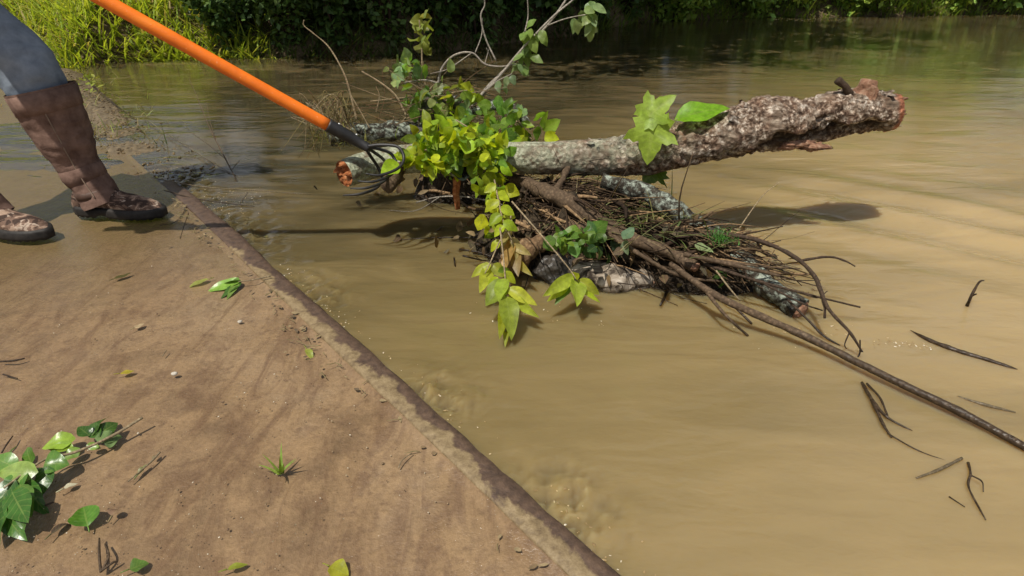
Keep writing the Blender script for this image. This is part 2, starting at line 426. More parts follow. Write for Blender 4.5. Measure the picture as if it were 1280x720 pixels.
M_iris = mat_var('iris', (.03,.02,.012), (.06,.04,.025), 50, .2, .0001)
def mat_camo():
    t = NT('camouflage_cloth'); w = t.coord((1,1,1.4)); a = t.noise(w, 15, 4, .6, 1.5); b = t.noise(w, 26, 4, .6, 2.0)
    c = t.ramp(a, [(.40, (.055,.034,.026)), (.46, (.16,.10,.072)), (.54, (.34,.235,.17))], 'CONSTANT')
    c = t.mix(t.ramp(b, [(.60, 0.0), (.63, 1.0)]), c, (.40,.31,.24))
    n = t.noise(w, 200, 3)
    c = t.mix(1.0, c, t.ramp(n, [(.3, .75), (.7, 1.15)]), 'MULTIPLY')
    return t.done(t.principled(c, .75, t.bump(n, .002, .8), .15))
M_camo = mat_camo()
M_foam = mat_var('foam_flecks', (.5,.42,.28), (.8,.76,.66), 60, .5, .001)
M_stone = mat_var('pebble_stone', (.3,.26,.2), (.65,.6,.52), 40, .7, .001)
M_litter = mat_bark('matted_litter', (.02,.014,.009), (.065,.045,.026), (.16,.115,.065), None, scale=1.5, depth=.02)
M_hole = mat_var('hollow_shade', (.006,.005,.004), (.015,.012,.01), 30, .9, .001)
M_grass = mat_leaf('grass_blades', .3, .5)
M_sungrass = mat_leaf('sunny_grass_blades', .45, .6, .98)

# ------------------------------------------------------------------ light
SUN = V((-.29, -.41, 1.0)).normalized()
el = math.asin(SUN.z); az = math.atan2(SUN.x, SUN.y)
ld = bpy.data.lights.new('sun', 'SUN'); ld.energy = 4.9; ld.angle = math.radians(.53); ld.color = (1.0, .95, .86)
lo = bpy.data.objects.new('sun', ld); COL.objects.link(lo); lo.rotation_euler = SUN.to_track_quat('Z', 'Y').to_euler(); lo.location = (-4, -4, 12)
wd = bpy.data.worlds.new('World'); scene.world = wd; wd.use_nodes = True
nt = wd.node_tree; bg = nt.nodes['Background']
sky = nt.nodes.new('ShaderNodeTexSky'); sky.sky_type = 'NISHITA'; sky.sun_disc = False
sky.sun_elevation = el; sky.sun_rotation = az; sky.dust_density = 2.0; sky.air_density = 1.0
# hazy broken cloud over the blue
tc = nt.nodes.new('ShaderNodeTexCoord'); cn = nt.nodes.new('ShaderNodeTexNoise'); cn.inputs['Scale'].default_value = 2.2; cn.inputs['Detail'].default_value = 6
nt.links.new(tc.outputs['Generated'], cn.inputs['Vector'])
cr = nt.nodes.new('ShaderNodeValToRGB'); cr.color_ramp.elements[0].position = .38; cr.color_ramp.elements[1].position = .62
nt.links.new(cn.outputs['Fac'], cr.inputs['Fac'])
mx = nt.nodes.new('ShaderNodeMix'); mx.data_type = 'RGBA'; mx.inputs[7].default_value = (8.5, 8.6, 8.9, 1)
mm = nt.nodes.new('ShaderNodeMath'); mm.operation = 'MULTIPLY'; mm.inputs[1].default_value = .75
nt.links.new(cr.outputs['Color'], mm.inputs[0]); nt.links.new(mm.outputs[0], mx.inputs[0])
nt.links.new(sky.outputs['Color'], mx.inputs[6]); nt.links.new(mx.outputs[2], bg.inputs['Color'])
bg.inputs['Strength'].default_value = .075
vs = scene.view_settings; vs.view_transform = 'Standard'; vs.look = 'None'; vs.exposure = 0; vs.gamma = 1

# ------------------------------------------------------------------ setting
E0 = W(742, 702); E1 = W(100, 118)          # the water-side edge of the causeway
E0.z = E1.z = 0
ED = (E1-E0).normalized(); EN = V((ED.y, -ED.x, 0))   # EN points to the water
if EN.x < 0: EN = -EN
def deck_z(s):                               # dips under water towards the far bank
    z = .022
    if s > 2.0: z -= .019*min(1, (s-2.0)/1.1)
    if s > 4.0: z += .06*(s-4.0)
    return z
mb = MB(); ns, nw = 260, 90; rows = []
for i in range(ns+1):
    s = -4.5 + 14.5*(i/ns); row = []
    for j in range(nw+1):
        w = -.063 - 4.2*(j/nw)**1.5
        p = E0+ED*s+EN*w
        z = deck_z(s) - .004 + .006*fbm(p, 1.6, 3) + .0022*fbm(p, 11, 3) + (.004 if j < 2 else 0)
        row.append(mb.vert((p.x, p.y, z), (1,1,1), (s, w, 0)))
    rows.append(row)
for i in range(ns):
    for j in range(nw): mb.f.append((rows[i][j], rows[i][j+1], rows[i+1][j+1], rows[i+1][j]))
# skirts down to the bed
bot = [(mb.vert((mb.v[rows[i][nw]][0], mb.v[rows[i][nw]][1], -.8))) for i in range(ns+1)]
for i in range(ns): mb.f.append((rows[i][nw], bot[i], bot[i+1], rows[i+1][nw]))
tag(mb.build('causeway_deck', M_deck), kind='structure')
mb = MB(); rows = []
for i in range(421):
    s = -4.5 + 9.5*(i/420); p = E0+ED*s; row = []
    z = deck_z(s)+.006-.03*max(0, min(1, (s-2.15)/.5)); ch = .006
    prof = [(-.0629, z-.05, 0), (-.0627, z-.004, 0), (-.058, z, .05), (-.040, z+.0005, .3), (-.022, z, .6), (-.007, z, .9), (0, z-.008, .98), (.002, z-.035, 1), (.002, -.8, 1)]
    for k, (w, zz, v) in enumerate(prof):
        q = p+EN*(w + ((.004*nz(p, 9, k)+.006*nz(p, 3.1, 2)+.004*min(0,nz(p, 24, 8)+.1)) if k > 1 else 0)); amp = .0025 if k < 8 else 0
        row.append(mb.vert((q.x, q.y, zz+amp*nz(q, 22, 3)), (1,1,1), (s, v, max(0, min(1, (s-1.25)/.45)))))
    rows.append(row)
for i in range(420):
    for k in range(8): mb.f.append((rows[i][k], rows[i][k+1], rows[i+1][k+1], rows[i+1][k]))
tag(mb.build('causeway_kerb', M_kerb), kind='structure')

# silty gravel spilt over the far end of the kerb, up to the bank
mb = MB(); rows = []
for i in range(150):
    s = 2.2+3.6*i/149; row = []
    for j in range(36):
        e = -.22+.40*j/35; p = E0+ED*s+EN*e; k = math.sin(math.pi*j/35)**.8*min(1, (s-2.2)/.8)
        z = -.03+k*(.032+.022*max(0, s-3.4))+.014*fbm(p, 5, 3)*k+.006*fbm(p, 26, 3)
        g = R.uniform(.7,1.3); row.append(mb.vert((p.x, p.y, z), (g,g,g)))
    rows.append(row)
for i in range(149):
    for j in range(35): mb.f.append((rows[i][j], rows[i][j+1], rows[i+1][j+1], rows[i+1][j]))
for i in range(1500):
    s = R.uniform(2.4,5.6); p = E0+ED*s+EN*R.gauss(-.01,.08); p.z = .0+.022*max(0, s-3.4)+.014*fbm(p, 5, 3); r_ = R.uniform(.002,.006)
    g = R.choice([(1.25,1.2,1.0),(.8,.75,.55),(.6,.5,.4),(1.6,1.5,1.2)]); blob(mb, p, (r_*R.uniform(1,2), r_, r_*.7), .3, 10, g, 6, 4, off=i, rot=R.uniform(0,3))
M_gravel = mat_var('silty_gravel', (.07,.05,.028), (.19,.145,.085), 35, .6, .006)
tag(mb.build('gravel_bar', M_gravel), kind='structure')

# creek water: one sheet with modelled ripples
RD = (W(1280,305)-W(880,225)); RD.z = 0; RD.normalize(); RN = V((-RD.y, RD.x, 0))
RC = RN.dot(W(1080, 262))
def wave(x, y):
    p = V((x, y, 0)); z = 0
    q = V((x*1.3+y*.25, y*3.4, 0))
    dist = max(.25, min(1, 3.0/max(y, .6)))
    z += .0050*noise.noise(q*1.3)*1.0 + .0012*noise.noise(q*4.1+V((3,1,0)))
    z *= max(.35, min(1, 1-(y-3)*.3))
    u = RN.dot(p)-RC; al = RD.dot(p - W(1000, 250))
    env = 1/(1+math.exp(-(al+.1)*7))*math.exp(-(u/.42)**2)
    z += .013*env*math.cos(2*math.pi*(u + .03*noise.noise(p*2.0))/.27)
    e = EN.dot(p-E0)
    if -.1 < e < .4:                           # lapping chop against the kerb
        a_ = ED.dot(p-E0); k = sum(math.exp(-((a_-c)/w)**2) for c, w in ((1.72,.22),(1.12,.13),(.52,.10),(.12,.10),(2.35,.25)))
        z += .020*k*math.exp(-((e-.04)/.085)**2)*(noise.noise(V((e*34, a_*24, 2)))+.5*noise.noise(V((e*70, a_*60, 5))))
    return z
mb = MB(); xs = []; ys = []
x = -60.0
def axis(lo, hi, segs):
    out = [lo]; cur = lo
    while cur < hi:
        st = segs(cur); cur += st; out.append(min(cur, hi))
    return out
xs = axis(-60, 60, lambda c: .012 if -1.5 < c < .4 else (.022 if -3 < c < 2.6 else (.12 if abs(c) < 8 else 2.5)))
ys = axis(-20, 40, lambda c: .014 if .4 < c < 2.9 else (.05 if 2.8 < c < 9 else (.25 if -1 < c < 13 else 2.5)))
nx, ny = len(xs), len(ys)
for y in ys:
    for x in xs: mb.vert((x, y, wave(x, y)))
for j in range(ny-1):
    for i in range(nx-1):
        a = j*nx+i; mb.f.append((a, a+1, a+nx+1, a+nx))
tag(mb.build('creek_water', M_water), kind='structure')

# ground: creek bed and banks as one sheet out to the horizon
SH = [V((-40,16,0)), V((-14,7.0,0)), V((-7,5.6,0)), W(20,70), W(95,84), W(150,76), W(230,73), W(360,71), W(500,69), W(570,62), W(640,52), W(720,44), W(800,27), W(950,21), W(1120,19), W(1280,17), V((14,12,0)), V((40,16,0))]
def shore_y(x):
    for a, b in zip(SH, SH[1:]):
        if a.x <= x <= b.x: return a.y+(b.y-a.y)*(x-a.x)/(b.x-a.x)
    return 18
def ground_z(x, y):
    d = y-shore_y(x) + .18*fbm((x,y,0), 1.3, 3)
    if d < 0: z = max(-.6, d*.5)
    else: z = .30*min(1, d/.45)**.7 + .16*min(d, 12) + .02*d
    back = -y-9                                  # the bank behind the camera
    if back > 0: z = max(z, min(1.8, back*.25))
    return z + (.05*fbm((x,y,0), 2.5, 3) if z > -.3 else 0)
mb = MB()
gx = axis(-250, 250, lambda c: .14 if -8 < c < 12 else (1.2 if abs(c) < 30 else 15))
gy = axis(-250, 250, lambda c: .12 if 3.5 < c < 14 else (1.2 if -20 < c < 40 else 15))
for y in gy:
    for x in gx: mb.vert((x, y, ground_z(x, y)))
nx = len(gx)
for j in range(len(gy)-1):
    for i in range(nx-1):
        a = j*nx+i; mb.f.append((a, a+1, a+nx+1, a+nx))
tag(mb.build('creek_bank', M_soil), kind='structure')

# ------------------------------------------------------------------ bank vegetation
GR = random.Random(5)
def blade(mb, p, d, L, w, col, droop=.6):
    d = V(d).normalized(); s = d.cross(V((0,0,1)));
    s = s.normalized() if s.length > .01 else V((1,0,0))
    prev = None; q = V(p); n = 4
    for i in range(n+1):
        t = i/n; ww = w*(1-t)**.7
        a = mb.vert(q-s*ww, col, (-.5, t, 0)); b = mb.vert(q+s*ww, col, (.5, t, 0))
        if prev: mb.f.append((prev[0], prev[1], b, a))
        prev = (a, b); q = q+d*(L/n); d = (d+V((0,0,-1))*droop*.35*(t+.3)).normalized()
def grass_patch(x0, x1, d0, d1, n, L, cols, seed):
    rn = random.Random(seed); mb = MB()
    for i in range(n):
        x = rn.uniform(x0, x1); dd = d0+(d1-d0)*rn.random()**1.4; y = shore_y(x)+dd
        z = ground_z(x, y)
        if z < -.06: continue
        cl = noise.noise(V((x*1.6, y*1.6, 4)))
        if cl < -.3 and rn.random() < .5: continue
        c = rcol(cols[0] if rn.random() < .72 else (cols[1] if rn.random() < .7 else cols[2]), .3, .12, rn)
        dv = V((rn.uniform(-.9,.9), rn.uniform(-1.1,.4), rn.uniform(.35,1.0)))
        blade(mb, (x, y, z-.02), dv, L*rn.uniform(.5,1.3)*(1+.5*cl), rn.uniform(.006,.014)*(1 if L < .4 else 1.3), c, rn.uniform(.4,1.3))
    return mb
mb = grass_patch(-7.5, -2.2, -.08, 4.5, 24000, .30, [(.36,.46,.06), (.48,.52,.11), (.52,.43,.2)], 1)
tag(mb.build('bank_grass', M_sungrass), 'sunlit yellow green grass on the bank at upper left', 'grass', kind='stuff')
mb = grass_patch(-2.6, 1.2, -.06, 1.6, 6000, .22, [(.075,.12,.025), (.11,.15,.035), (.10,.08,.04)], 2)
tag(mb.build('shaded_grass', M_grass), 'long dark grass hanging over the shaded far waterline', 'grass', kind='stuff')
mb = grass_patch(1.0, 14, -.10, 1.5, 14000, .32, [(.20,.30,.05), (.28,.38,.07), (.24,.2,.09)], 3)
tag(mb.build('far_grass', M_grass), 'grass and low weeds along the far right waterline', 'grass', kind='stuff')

mb = MB()
for i in range(900):
    a_ = R.uniform(3.0, 6.0); p = E0+ED*a_+EN*R.gauss(-.05,.13); p.z = .0+.022*max(0, a_-3.4)
    if noise.noise(V((p.x*4, p.y*4, 6))) < .0: continue
    blade(mb, p, V((R.gauss(0,.8), R.gauss(-.3,.6), R.uniform(.3,1))), R.uniform(.03,.11), .0028, rcol(R.choice([(.22,.28,.06),(.32,.27,.13),(.30,.24,.12),(.16,.22,.05)]), .3, .1), R.uniform(.5,1.3))
tag(mb.build('shore_weeds', M_grass), 'short dry weeds on the silty spit at the far end of the causeway', 'weeds', kind='stuff')
def quad_leaf(mb, p, rn, size, col, down=.3):
    d = rdir(rn); d.z = d.z*.5-down; d.normalize()
    n = rdir(rn); n.z = abs(n.z)+.4; n = (n-d*n.dot(d)).normalized(); s = d.cross(n)
    L = size*rn.uniform(.7,1.3); w = L*.32
    a = mb.vert(p, col, (0,0,0)); b = mb.vert(p+d*L*.5+s*w-n*L*.05, col, (1,.5,0)); c = mb.vert(p+d*L-n*L*.12, col, (0,1,0)); e = mb.vert(p+d*L*.5-s*w-n*L*.05, col, (-1,.5,0))
    f = mb.vert(p+d*L*.5, col, (0,.5,0))
    mb.f += [(a,b,f),(b,c,f),(c,e,f),(e,a,f)]
def make_tree(seed, h, rad, nclump, nleaf, size, col, label):
    rn = random.Random(seed)
    root = empty('tree')
    tr = MB(); lean = V((rn.uniform(-.15,.15), -rn.uniform(.05,.22), 1))
    top = lean*h*.8
    pts = [V((0,0,-.3)), lean*h*.2+rdir(rn)*.12, lean*h*.45+rdir(rn)*.2, top]
    tube(tr, pts, [.19, .15, .11, .04], 30, 12, .25, 3, off=seed)
    cents = []
    for k in range(9):
        t = .28+.68*k/9; b = lerpl(pts, t); ang = k*2.4+rn.random()
        e = b+V((math.cos(ang), math.sin(ang)-.25, rn.uniform(.05,.5)))*rad*rn.uniform(.55,1.0)
        m = b.lerp(e, .5)+V((0,0,rn.uniform(.1,.4)))
        tube(tr, [b, m, e], [.07*(1-t*.6), .04, .012], 12, 6, .2, 4, off=k)
        for q in range(5):
            e2 = m.lerp(e, rn.random())+rdir(rn)*rad*.35
            tube(tr, [m.lerp(e, rn.random()*.6), e2], [.016, .004], 5, 4)
            cents.append(e2)
    tr.build('trunk', M_trunk, root)
    cr = MB()
    while len(cents) < nclump:
        u = rdir(rn)*rn.random()**.45
        c = V((u.x*rad, u.y*rad-.15*rad, h*.66+u.z*h*.40))
        if noise.noise(c*.8+V((seed,0,0))) > -.18: cents.append(c)
    for c in cents:
        tone = rn.uniform(.55, 1.35); cr_ = rn.uniform(.25,.5)
        for i in range(nleaf):
            u = rdir(rn)*rn.random()**.4*cr_; u.z *= .6
            quad_leaf(cr, c+u, rn, size, rcol([x*tone for x in col], .3, .15, rn))
    cr.build('crown', M_leaft, root)
    return tag(root, label, 'tree', 'trees shading the far bank')
def copy_tree(o, parent=None):
    c = o.copy(); COL.objects.link(c); c.parent = parent
    for ch in list(o.children): copy_tree(ch, c)
    return c
LT = 'tall leafy tree whose low crown shades the far bank'
protos = [make_tree(21, 6.5, 2.3, 120, 70, .15, (.045,.085,.016), LT), make_tree(22, 7.5, 2.6, 130, 70, .16, (.06,.10,.018), LT), make_tree(23, 5.2, 2.1, 110, 70, .13, (.075,.125,.022), LT)]
tspots = [(-1.6,9.4,0,1.0,0), (-.3,8.5,1,1.0,1), (.9,8.6,0,.95,2), (2.4,11.6,1,.95,3), (4.2,14.0,2,1.0,4), (6.5,14.8,2,.9,5), (9.2,14.9,2,.85,1.3), (12.5,14.8,0,.8,2), (-5.2,13.6,1,1.05,2.5), (0,11.5,1,1.1,4.4), (-2.6,12.6,2,1.3,.7), (16,14.5,1,.8,0.4), (7.8,16.5,0,.8,2.2), (3.0,15,1,1.1,1.1)]
def make_leaning(seed, oy):  # out-of-view trees added so their crowns shade the far bank and water
    rn = random.Random(seed); root = empty('tree'); tr = MB(); cr = MB()
    pts = [V((0,.3,-.3)), V((.1,0,1.6)), V((.2,oy*.45,3.2)), V((.1,oy-.5,4.6))]
    tube(tr, pts, [.17,.14,.11,.04], 30, 12, .25, 3, off=seed)
    for k in range(150):
        c = V((rn.gauss(0,1.35), oy+rn.gauss(0,.95 if oy > -3 else 1.2), 4.0+rn.gauss(0,.6)))
        if k < 24: tube(tr, [lerpl(pts, rn.uniform(.5,1)), c+rdir(rn)*.1], [.03,.006], 6, 5)
        tone = rn.uniform(.6,1.3)
        for i in range(62):
            u = rdir(rn)*rn.random()**.4*.45; u.z *= .5
            quad_leaf(cr, c+u, rn, .17, rcol((.055*tone,.095*tone,.018*tone), .3, .15, rn))
    tr.build('trunk', M_trunk, root); cr.build('crown', M_leaft, root)
    return tag(root, 'unseen leaning tree added to shade the far bank and water', 'tree', 'unseen leaning trees added for shade on the far water')
ln = make_leaning(77, -1.9)
for q, (x, s, rz) in enumerate([(-1.1,.8,.1),(.7,.9,-.1)]):
    o = ln if q == 0 else copy_tree(ln); y = shore_y(x)+.8
    o.location = (x, y, ground_z(x, y)-.2); o.rotation_euler.z = rz; o.scale = (s,s,s)
seen = set()
for (x, y, k, s, rz) in tspots:
    o = protos[k] if k not in seen else copy_tree(protos[k]); seen.add(k)
    o.location = (x, y, ground_z(x, y)); o.rotation_euler.z = rz*.35-.5; o.scale = (s, s, s)
def make_shrub(seed, h, rad, n, size, col, label, group):
    rn = random.Random(seed); root = empty('shrub'); st = MB(); lf = MB()
    for k in range(11):
        a = rn.uniform(0, 6.28); r_ = rad*rn.uniform(.4,1.0)
        tip = V((math.cos(a)*r_, math.sin(a)*r_-.2*rad, h*rn.uniform(.35,1.0)))
        m = tip*.5+V((0,0,h*.2))
        tube(st, [(0,0,-.1), m, tip], [.018, .011, .004], 8, 5)
        for i in range(n//11):
            t = rn.random()**.6; p = spline([(0,0,0), m, tip], 10)[min(10, int(t*10))]+rdir(rn)*rad*.32*rn.random()
            if p.z < 0: p.z = abs(p.z)*.3
            quad_leaf(lf, p, rn, size, rcol(col, .45, .18, rn), .35)
    st.build('stem', M_twigd, root); lf.build('foliage', M_leaft, root)
    return tag(root, label, 'shrub', group)
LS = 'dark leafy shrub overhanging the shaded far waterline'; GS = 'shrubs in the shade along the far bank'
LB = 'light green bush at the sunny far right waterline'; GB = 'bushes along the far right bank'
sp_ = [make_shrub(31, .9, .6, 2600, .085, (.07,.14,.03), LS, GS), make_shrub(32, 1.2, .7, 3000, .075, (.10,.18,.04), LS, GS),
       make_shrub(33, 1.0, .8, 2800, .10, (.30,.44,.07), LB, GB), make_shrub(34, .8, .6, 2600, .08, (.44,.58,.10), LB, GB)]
sspots = [(-2.55,.35,0,.75),(-2.05,.3,1,.8),(-1.6,.28,0,.9),(-1.15,.35,1,.9),(-.75,.35,0,1.0),(-.35,.3,1,1.0),(.05,.45,0,1.0),(.45,.4,1,1.1),(.95,.4,0,1.1),(1.5,.35,1,1.1),(-1.8,1.1,1,1.2),(-.9,1.3,0,1.4),(.2,1.3,1,1.4),(1.2,1.4,0,1.4),
          (2.2,.2,2,.9),(2.9,.4,0,1.1),(3.6,.25,2,1.0),(4.3,.3,3,1.1),(5.1,.2,2,1.0),(5.9,.35,3,1.2),(6.8,.3,3,1.2),(7.6,.3,2,1.1),(8.5,.35,3,1.2),(9.4,.3,2,1.1),(4.6,1.3,2,1.5),(6.3,1.4,2,1.5),(8.0,1.5,2,1.4)]
seen = set()
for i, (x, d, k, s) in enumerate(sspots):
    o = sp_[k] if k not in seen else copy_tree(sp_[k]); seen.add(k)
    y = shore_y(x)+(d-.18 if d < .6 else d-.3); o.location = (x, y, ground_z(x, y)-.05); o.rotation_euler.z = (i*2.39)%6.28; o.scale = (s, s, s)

# ------------------------------------------------------------------ the big log
lp = [(430,217,17,1.92),(470,205,18,2.01),(530,197,18,2.02),(600,196,18.5,1.99),(680,198,20,1.97),(750,196,22,1.97),(810,191,27,1.98),(870,178,26,2.0),(925,162,32,2.02),(962,155,36,2.03),(1003,152,29,2.05),(1050,143,29,2.06),(1095,141,25,2.07),(1114,140,23,2.075)]
LP = [D(a,b,y) for a,b,r_,y in lp]; LR = [pr(r_, p) for (a,b,r_,y), p in zip(lp, LP)]
log = empty('log', (LP[5].x, LP[5].y, LP[5].z-LR[5]))
tag(log, 'large broken log with scaly bark resting across the debris pile above the water', 'log')
mb = MB()
def logdisp(t, a, q, r):
    w = max(0, min(1, (t-.36)/.12))
    lo = fbm(q, 7, 3, 3); hi = fbm(q, 42, 3, 9); patch = max(0, min(1, .5+1.6*fbm(q, 9, 2, 31)))
    d = r*((.05+.13*max(0,t-.3)/.7)*lo + .03*hi + w*patch*(.17*hi if hi > 0 else .30*hi))
    aa = a if a < math.pi else a-2*math.pi
    edge = .66+.35*fbm(q, 12, 2, 17)
    cav = max(0, min(1, (edge-abs(aa-.62))/.22))*max(0, min(1, (t-.60-.06*lo)/.06))*max(0, min(1, (.955-t)/.05))
    return d - r*.46*cav - r*.05*cav*fbm(V((q.x*.25,q.y,q.z)), 60, 2, 1)
P_, rows_ = tube(mb, LP, LR, 340, 72, disp=logdisp, caps=False)
mb_src = mb
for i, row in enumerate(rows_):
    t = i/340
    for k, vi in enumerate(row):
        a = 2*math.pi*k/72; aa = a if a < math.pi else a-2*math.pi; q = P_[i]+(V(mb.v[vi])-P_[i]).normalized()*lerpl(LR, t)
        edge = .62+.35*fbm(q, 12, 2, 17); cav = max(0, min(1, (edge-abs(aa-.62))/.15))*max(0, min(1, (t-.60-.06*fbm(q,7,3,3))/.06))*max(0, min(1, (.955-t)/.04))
        g = 1-.72*cav; rd = max(0, min(1, (t-.955+.03*fbm(q, 30, 2, 6))/.03)); mb.c[vi] = (g*(1+.35*rd), g*.96*(1-.28*rd), g*.92*(1-.45*rd), 1)  # shade of the log's underside painted into the vertex colour over the recess
# scaly bark flakes standing off the right half
fk = mb
for i in range(330):
    t = R.uniform(.36,.99); a = R.randrange(72); p = V(mb_src.v[rows_[int(t*340)][a]]); c = P_[int(t*340)]
    nrm = (p-c).normalized()
    if nrm.z < -.45 or fbm(p, 9, 2, 31) < -.05: continue
    d = (V((R.uniform(-1,1),R.uniform(-1,1),R.uniform(-1,1)))-nrm*.2); L = R.choice([.006,.009,.012,.026])*R.uniform(.8,1.3)
    d = (d-nrm*d.dot(nrm)).normalized(); s = d.cross(nrm); g = R.uniform(.5,1.5)
    k = [fk.vert(p-d*L*.5-s*L*.4-nrm*.002,(g,g,g),(0,0,t)), fk.vert(p-d*L*.4+s*L*.45-nrm*.002,(g,g,g),(0,0,t)), fk.vert(p+d*L*.5+s*L*.3+nrm*L*.35,(g,g,g),(0,0,t)), fk.vert(p+d*L*.6-s*L*.3+nrm*L*.3,(g,g,g),(0,0,t))]
    fk.f.append(tuple(k))
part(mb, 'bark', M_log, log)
def ragged(mb, ring, inward, amp, seed, scale=30):
    pts = [V(mb_src.v[i]) for i in ring]
    c = sum(pts, V((0,0,0)))/len(pts); n = len(pts); prev = None
    for k in range(9):
        fr = 1-k/8.0; row = []
        for p in pts:
            q = c+(p-c)*fr*.985
            row.append(mb.vert(q+inward*(amp*(fbm(q, scale, 3, seed)*1.2+.25)*(1 if k else 0)), (1,1,1)))
        if prev:
            for i in range(n): mb.f.append((prev[i], prev[(i+1)%n], row[(i+1)%n], row[i]))
        prev = row
e1 = MB(); ragged(e1, rows_[0], (LP[1]-LP[0]).normalized(), .030, 2, 55); part(e1, 'broken_end', M_brk, log)['label'] = 'rust orange rotten broken end'
e2 = MB(); ragged(e2, rows_[-1], (LP[-2]-LP[-1]).normalized(), .045, 5, 60)
ea = (LP[-1]-LP[-2]).normalized()
for i in range(26):
    u_ = rdir(); u_ = (u_-ea*u_.dot(ea)); b_ = LP[-1]-ea*.03+u_*LR[-1]*R.uniform(.55,1.0); l_ = R.uniform(.03,.062); w_ = R.uniform(.003,.008)
    tube(e2, [b_, b_+ea*l_*.6+rdir()*.004, b_+ea*l_+rdir()*.008], [w_, w_*.8, .0008], 8, 6, .4, 60)
part(e2, 'broken_end', M_brkp, log)['label'] = 'pinkish ragged broken end'
# stubs, splinters and loose bark at the right end
st = MB(); b = D(1078,125,2.05)
tube(st, [b, D(1083,110,2.05), D(1086,100,2.055)], [.034,.030,.022], 14, 18, .5, 30)
part(st, 'branch_stub', M_brkp, log)['label'] = 'reddish broken branch stub'
st = MB(); tube(st, [D(1062,118,2.04), D(1055,108,2.03), D(1048,99,2.03)], [.014,.011,.012], 10, 10, .4, 40)
part(st, 'branch_stub', M_twigd, log)
fl = MB()
for (px,py,l,ax) in [(1000,180,.05,.2),(1018,184,.045,-.1),(985,183,.03,.3)]:
    p = D(px,py,1.98); blob(fl, p, (l, .012, .011), .8, 12, off=px, rot=ax)
part(fl, 'loose_bark', M_brkp, log)
# the hollow stub facing the camera and the sawn knob below the rake
st = MB(); c0 = D(572,206,1.97); c1 = D(576,209,1.90)
tube(st, [c0, c1], [.034,.036], 8, 24, .3, 30, caps=False)
tube(st, [c1, c1+(c0-c1)*.5], [.036,.026], 4, 24, .3, 30, caps=False)
hs = part(st, 'branch_stub', M_lich, log); hs['label'] = 'hollow lichen covered branch stub'
st = MB(); q = c1+(c0-c1)*.35; blob(st, q, (.026,.012,.026), .15); o = part(st, 'hollow', M_hole, hs)  # near-black blob stands in for the shade inside the hollow stub
st = MB(); tube(st, [D(500,206,2.0), D(492,220,1.95), D(486,231,1.91)], [.026,.027,.024], 14, 20, .25, 26)
blob(st, D(486,231,1.912), (.023,.016,.023), .3, 8)
part(st, 'branch_stub', M_stick, log)['label'] = 'rounded brown branch stub under the rake tines'
st = MB(); pz = [D(570,222,1.93), D(569,242,1.92), D(571,262,1.91)]
for k in range(2):
    tube(st, [p+V((.006*k,.004*k,0)) for p in pz], [.010,.008,.006], 12, 8, .3, 40)
part(st, 'torn_bark', M_brk, log)['label'] = 'strip of orange torn bark hanging below the hollow stub'

# ------------------------------------------------------------------ other woody things of the pile
def stick(name, label, cat, pts, radii, mat, branches=(), n=None, seg=8, amp=.25, fs=25, group=None, end=None):
    dz_ = V((0,0,-.0035 if name == 'floating_stick' else 0)); mb = MB(); pts = [V(p)+dz_ for p in pts]
    branches = [([V(p)+dz_ for p in bp], br) for bp, br in branches]
    tube(mb, pts, radii, n or 8*(len(pts)), seg, amp, fs, off=pts[0].x*7)
    for bp, br in branches: tube(mb, bp, br, 8*max(2,len(bp)), max(5, seg-2), amp, fs*1.5, off=bp[0][0]*5)
    if end is None:
        o = recentre(mb.build(name, mat)); return tag(o, label, cat, group)
    base = min(pts, key=lambda p: p.z)
    root = empty(name, base); tag(root, label, cat, group)
    part(mb, 'bark', mat, root)
    eb = MB(); d = (pts[-1]-pts[-2]).normalized(); r = radii[-1]
    tube(eb, [pts[-1]-d*.004, pts[-1]+d*.006, pts[-1]+d*.012], [r*.99, r*.9, r*.5], 8, 14, .45, 60)
    part(eb, 'broken_end', end, root)
    return root
def Wp(*a): return [W(px,py,z) for px,py,z in a]
stick('log', 'grey lichen crusted branch sloping into the water at the right of the pile', 'branch',
      Wp((752,226,.235),(800,238,.215),(835,258,.18),(880,288,.12),(925,325,.075),(965,362,.035),(1000,388,.012)), [.022,.026,.030,.030,.029,.030,.029], M_lich,
      [(Wp((880,285,.13),(905,305,.10),(935,345,.06)), [.014,.010,.006])], 90, 22, .35, 26, end=M_brkp)
ml = MB()
for i in range(170):
    c = W(902+R.gauss(0,9), 297+R.gauss(0,5), .15); blade(ml, c, rdir()+V((0,0,1)), R.uniform(.012,.026), .0016, rcol((.05,.17,.02),.3,.1), .5)
o = recentre(ml.build('moss_tuft', M_grass)); tag(o, 'bright green moss tuft on the lichen crusted branch', 'moss')
stick('fallen_branch', 'brown forked branch with pink broken end across the front of the pile', 'branch',
      Wp((648,268,.10),(700,282,.13),(760,291,.14),(830,313,.11),(868,333,.085)), [.014,.018,.019,.018,.016], M_stick, [(Wp((760,292,.14),(800,318,.12),(850,345,.07),(905,352,.05)), [.008,.006,.004,.003])], 50, 14, .3, 25, end=M_brkp)
stick('fallen_branch', 'thick rough brown branch propped under the middle of the big log', 'branch',
      Wp((640,222,.2),(690,245,.2),(740,272,.16),(800,300,.11)), [.016,.024,.024,.014], M_stick, [(Wp((690,245,.2),(705,220,.24),(712,205,.27)), [.012,.010,.008])], 50, 16, .45, 20)
stick('half_sunk_log', 'pale cracked log lying half sunk at the front of the pile', 'log',
      Wp((702,336,.02),(735,345,.02),(775,352,.015),(812,352,.005)), [.030,.044,.044,.026], M_palebark, (), 60, 26, .35, 16, end=M_brkp)
mb = MB(); blob(mb, W(694,338,.02), (.062,.05,.05), .35, 10, nu=30, nv=18, off=4, rot=.3)
o = recentre(mb.build('wood_chunk', M_wet)); tag(o, 'dark wet rounded wood chunk in front of the pale sunken log', 'wood')
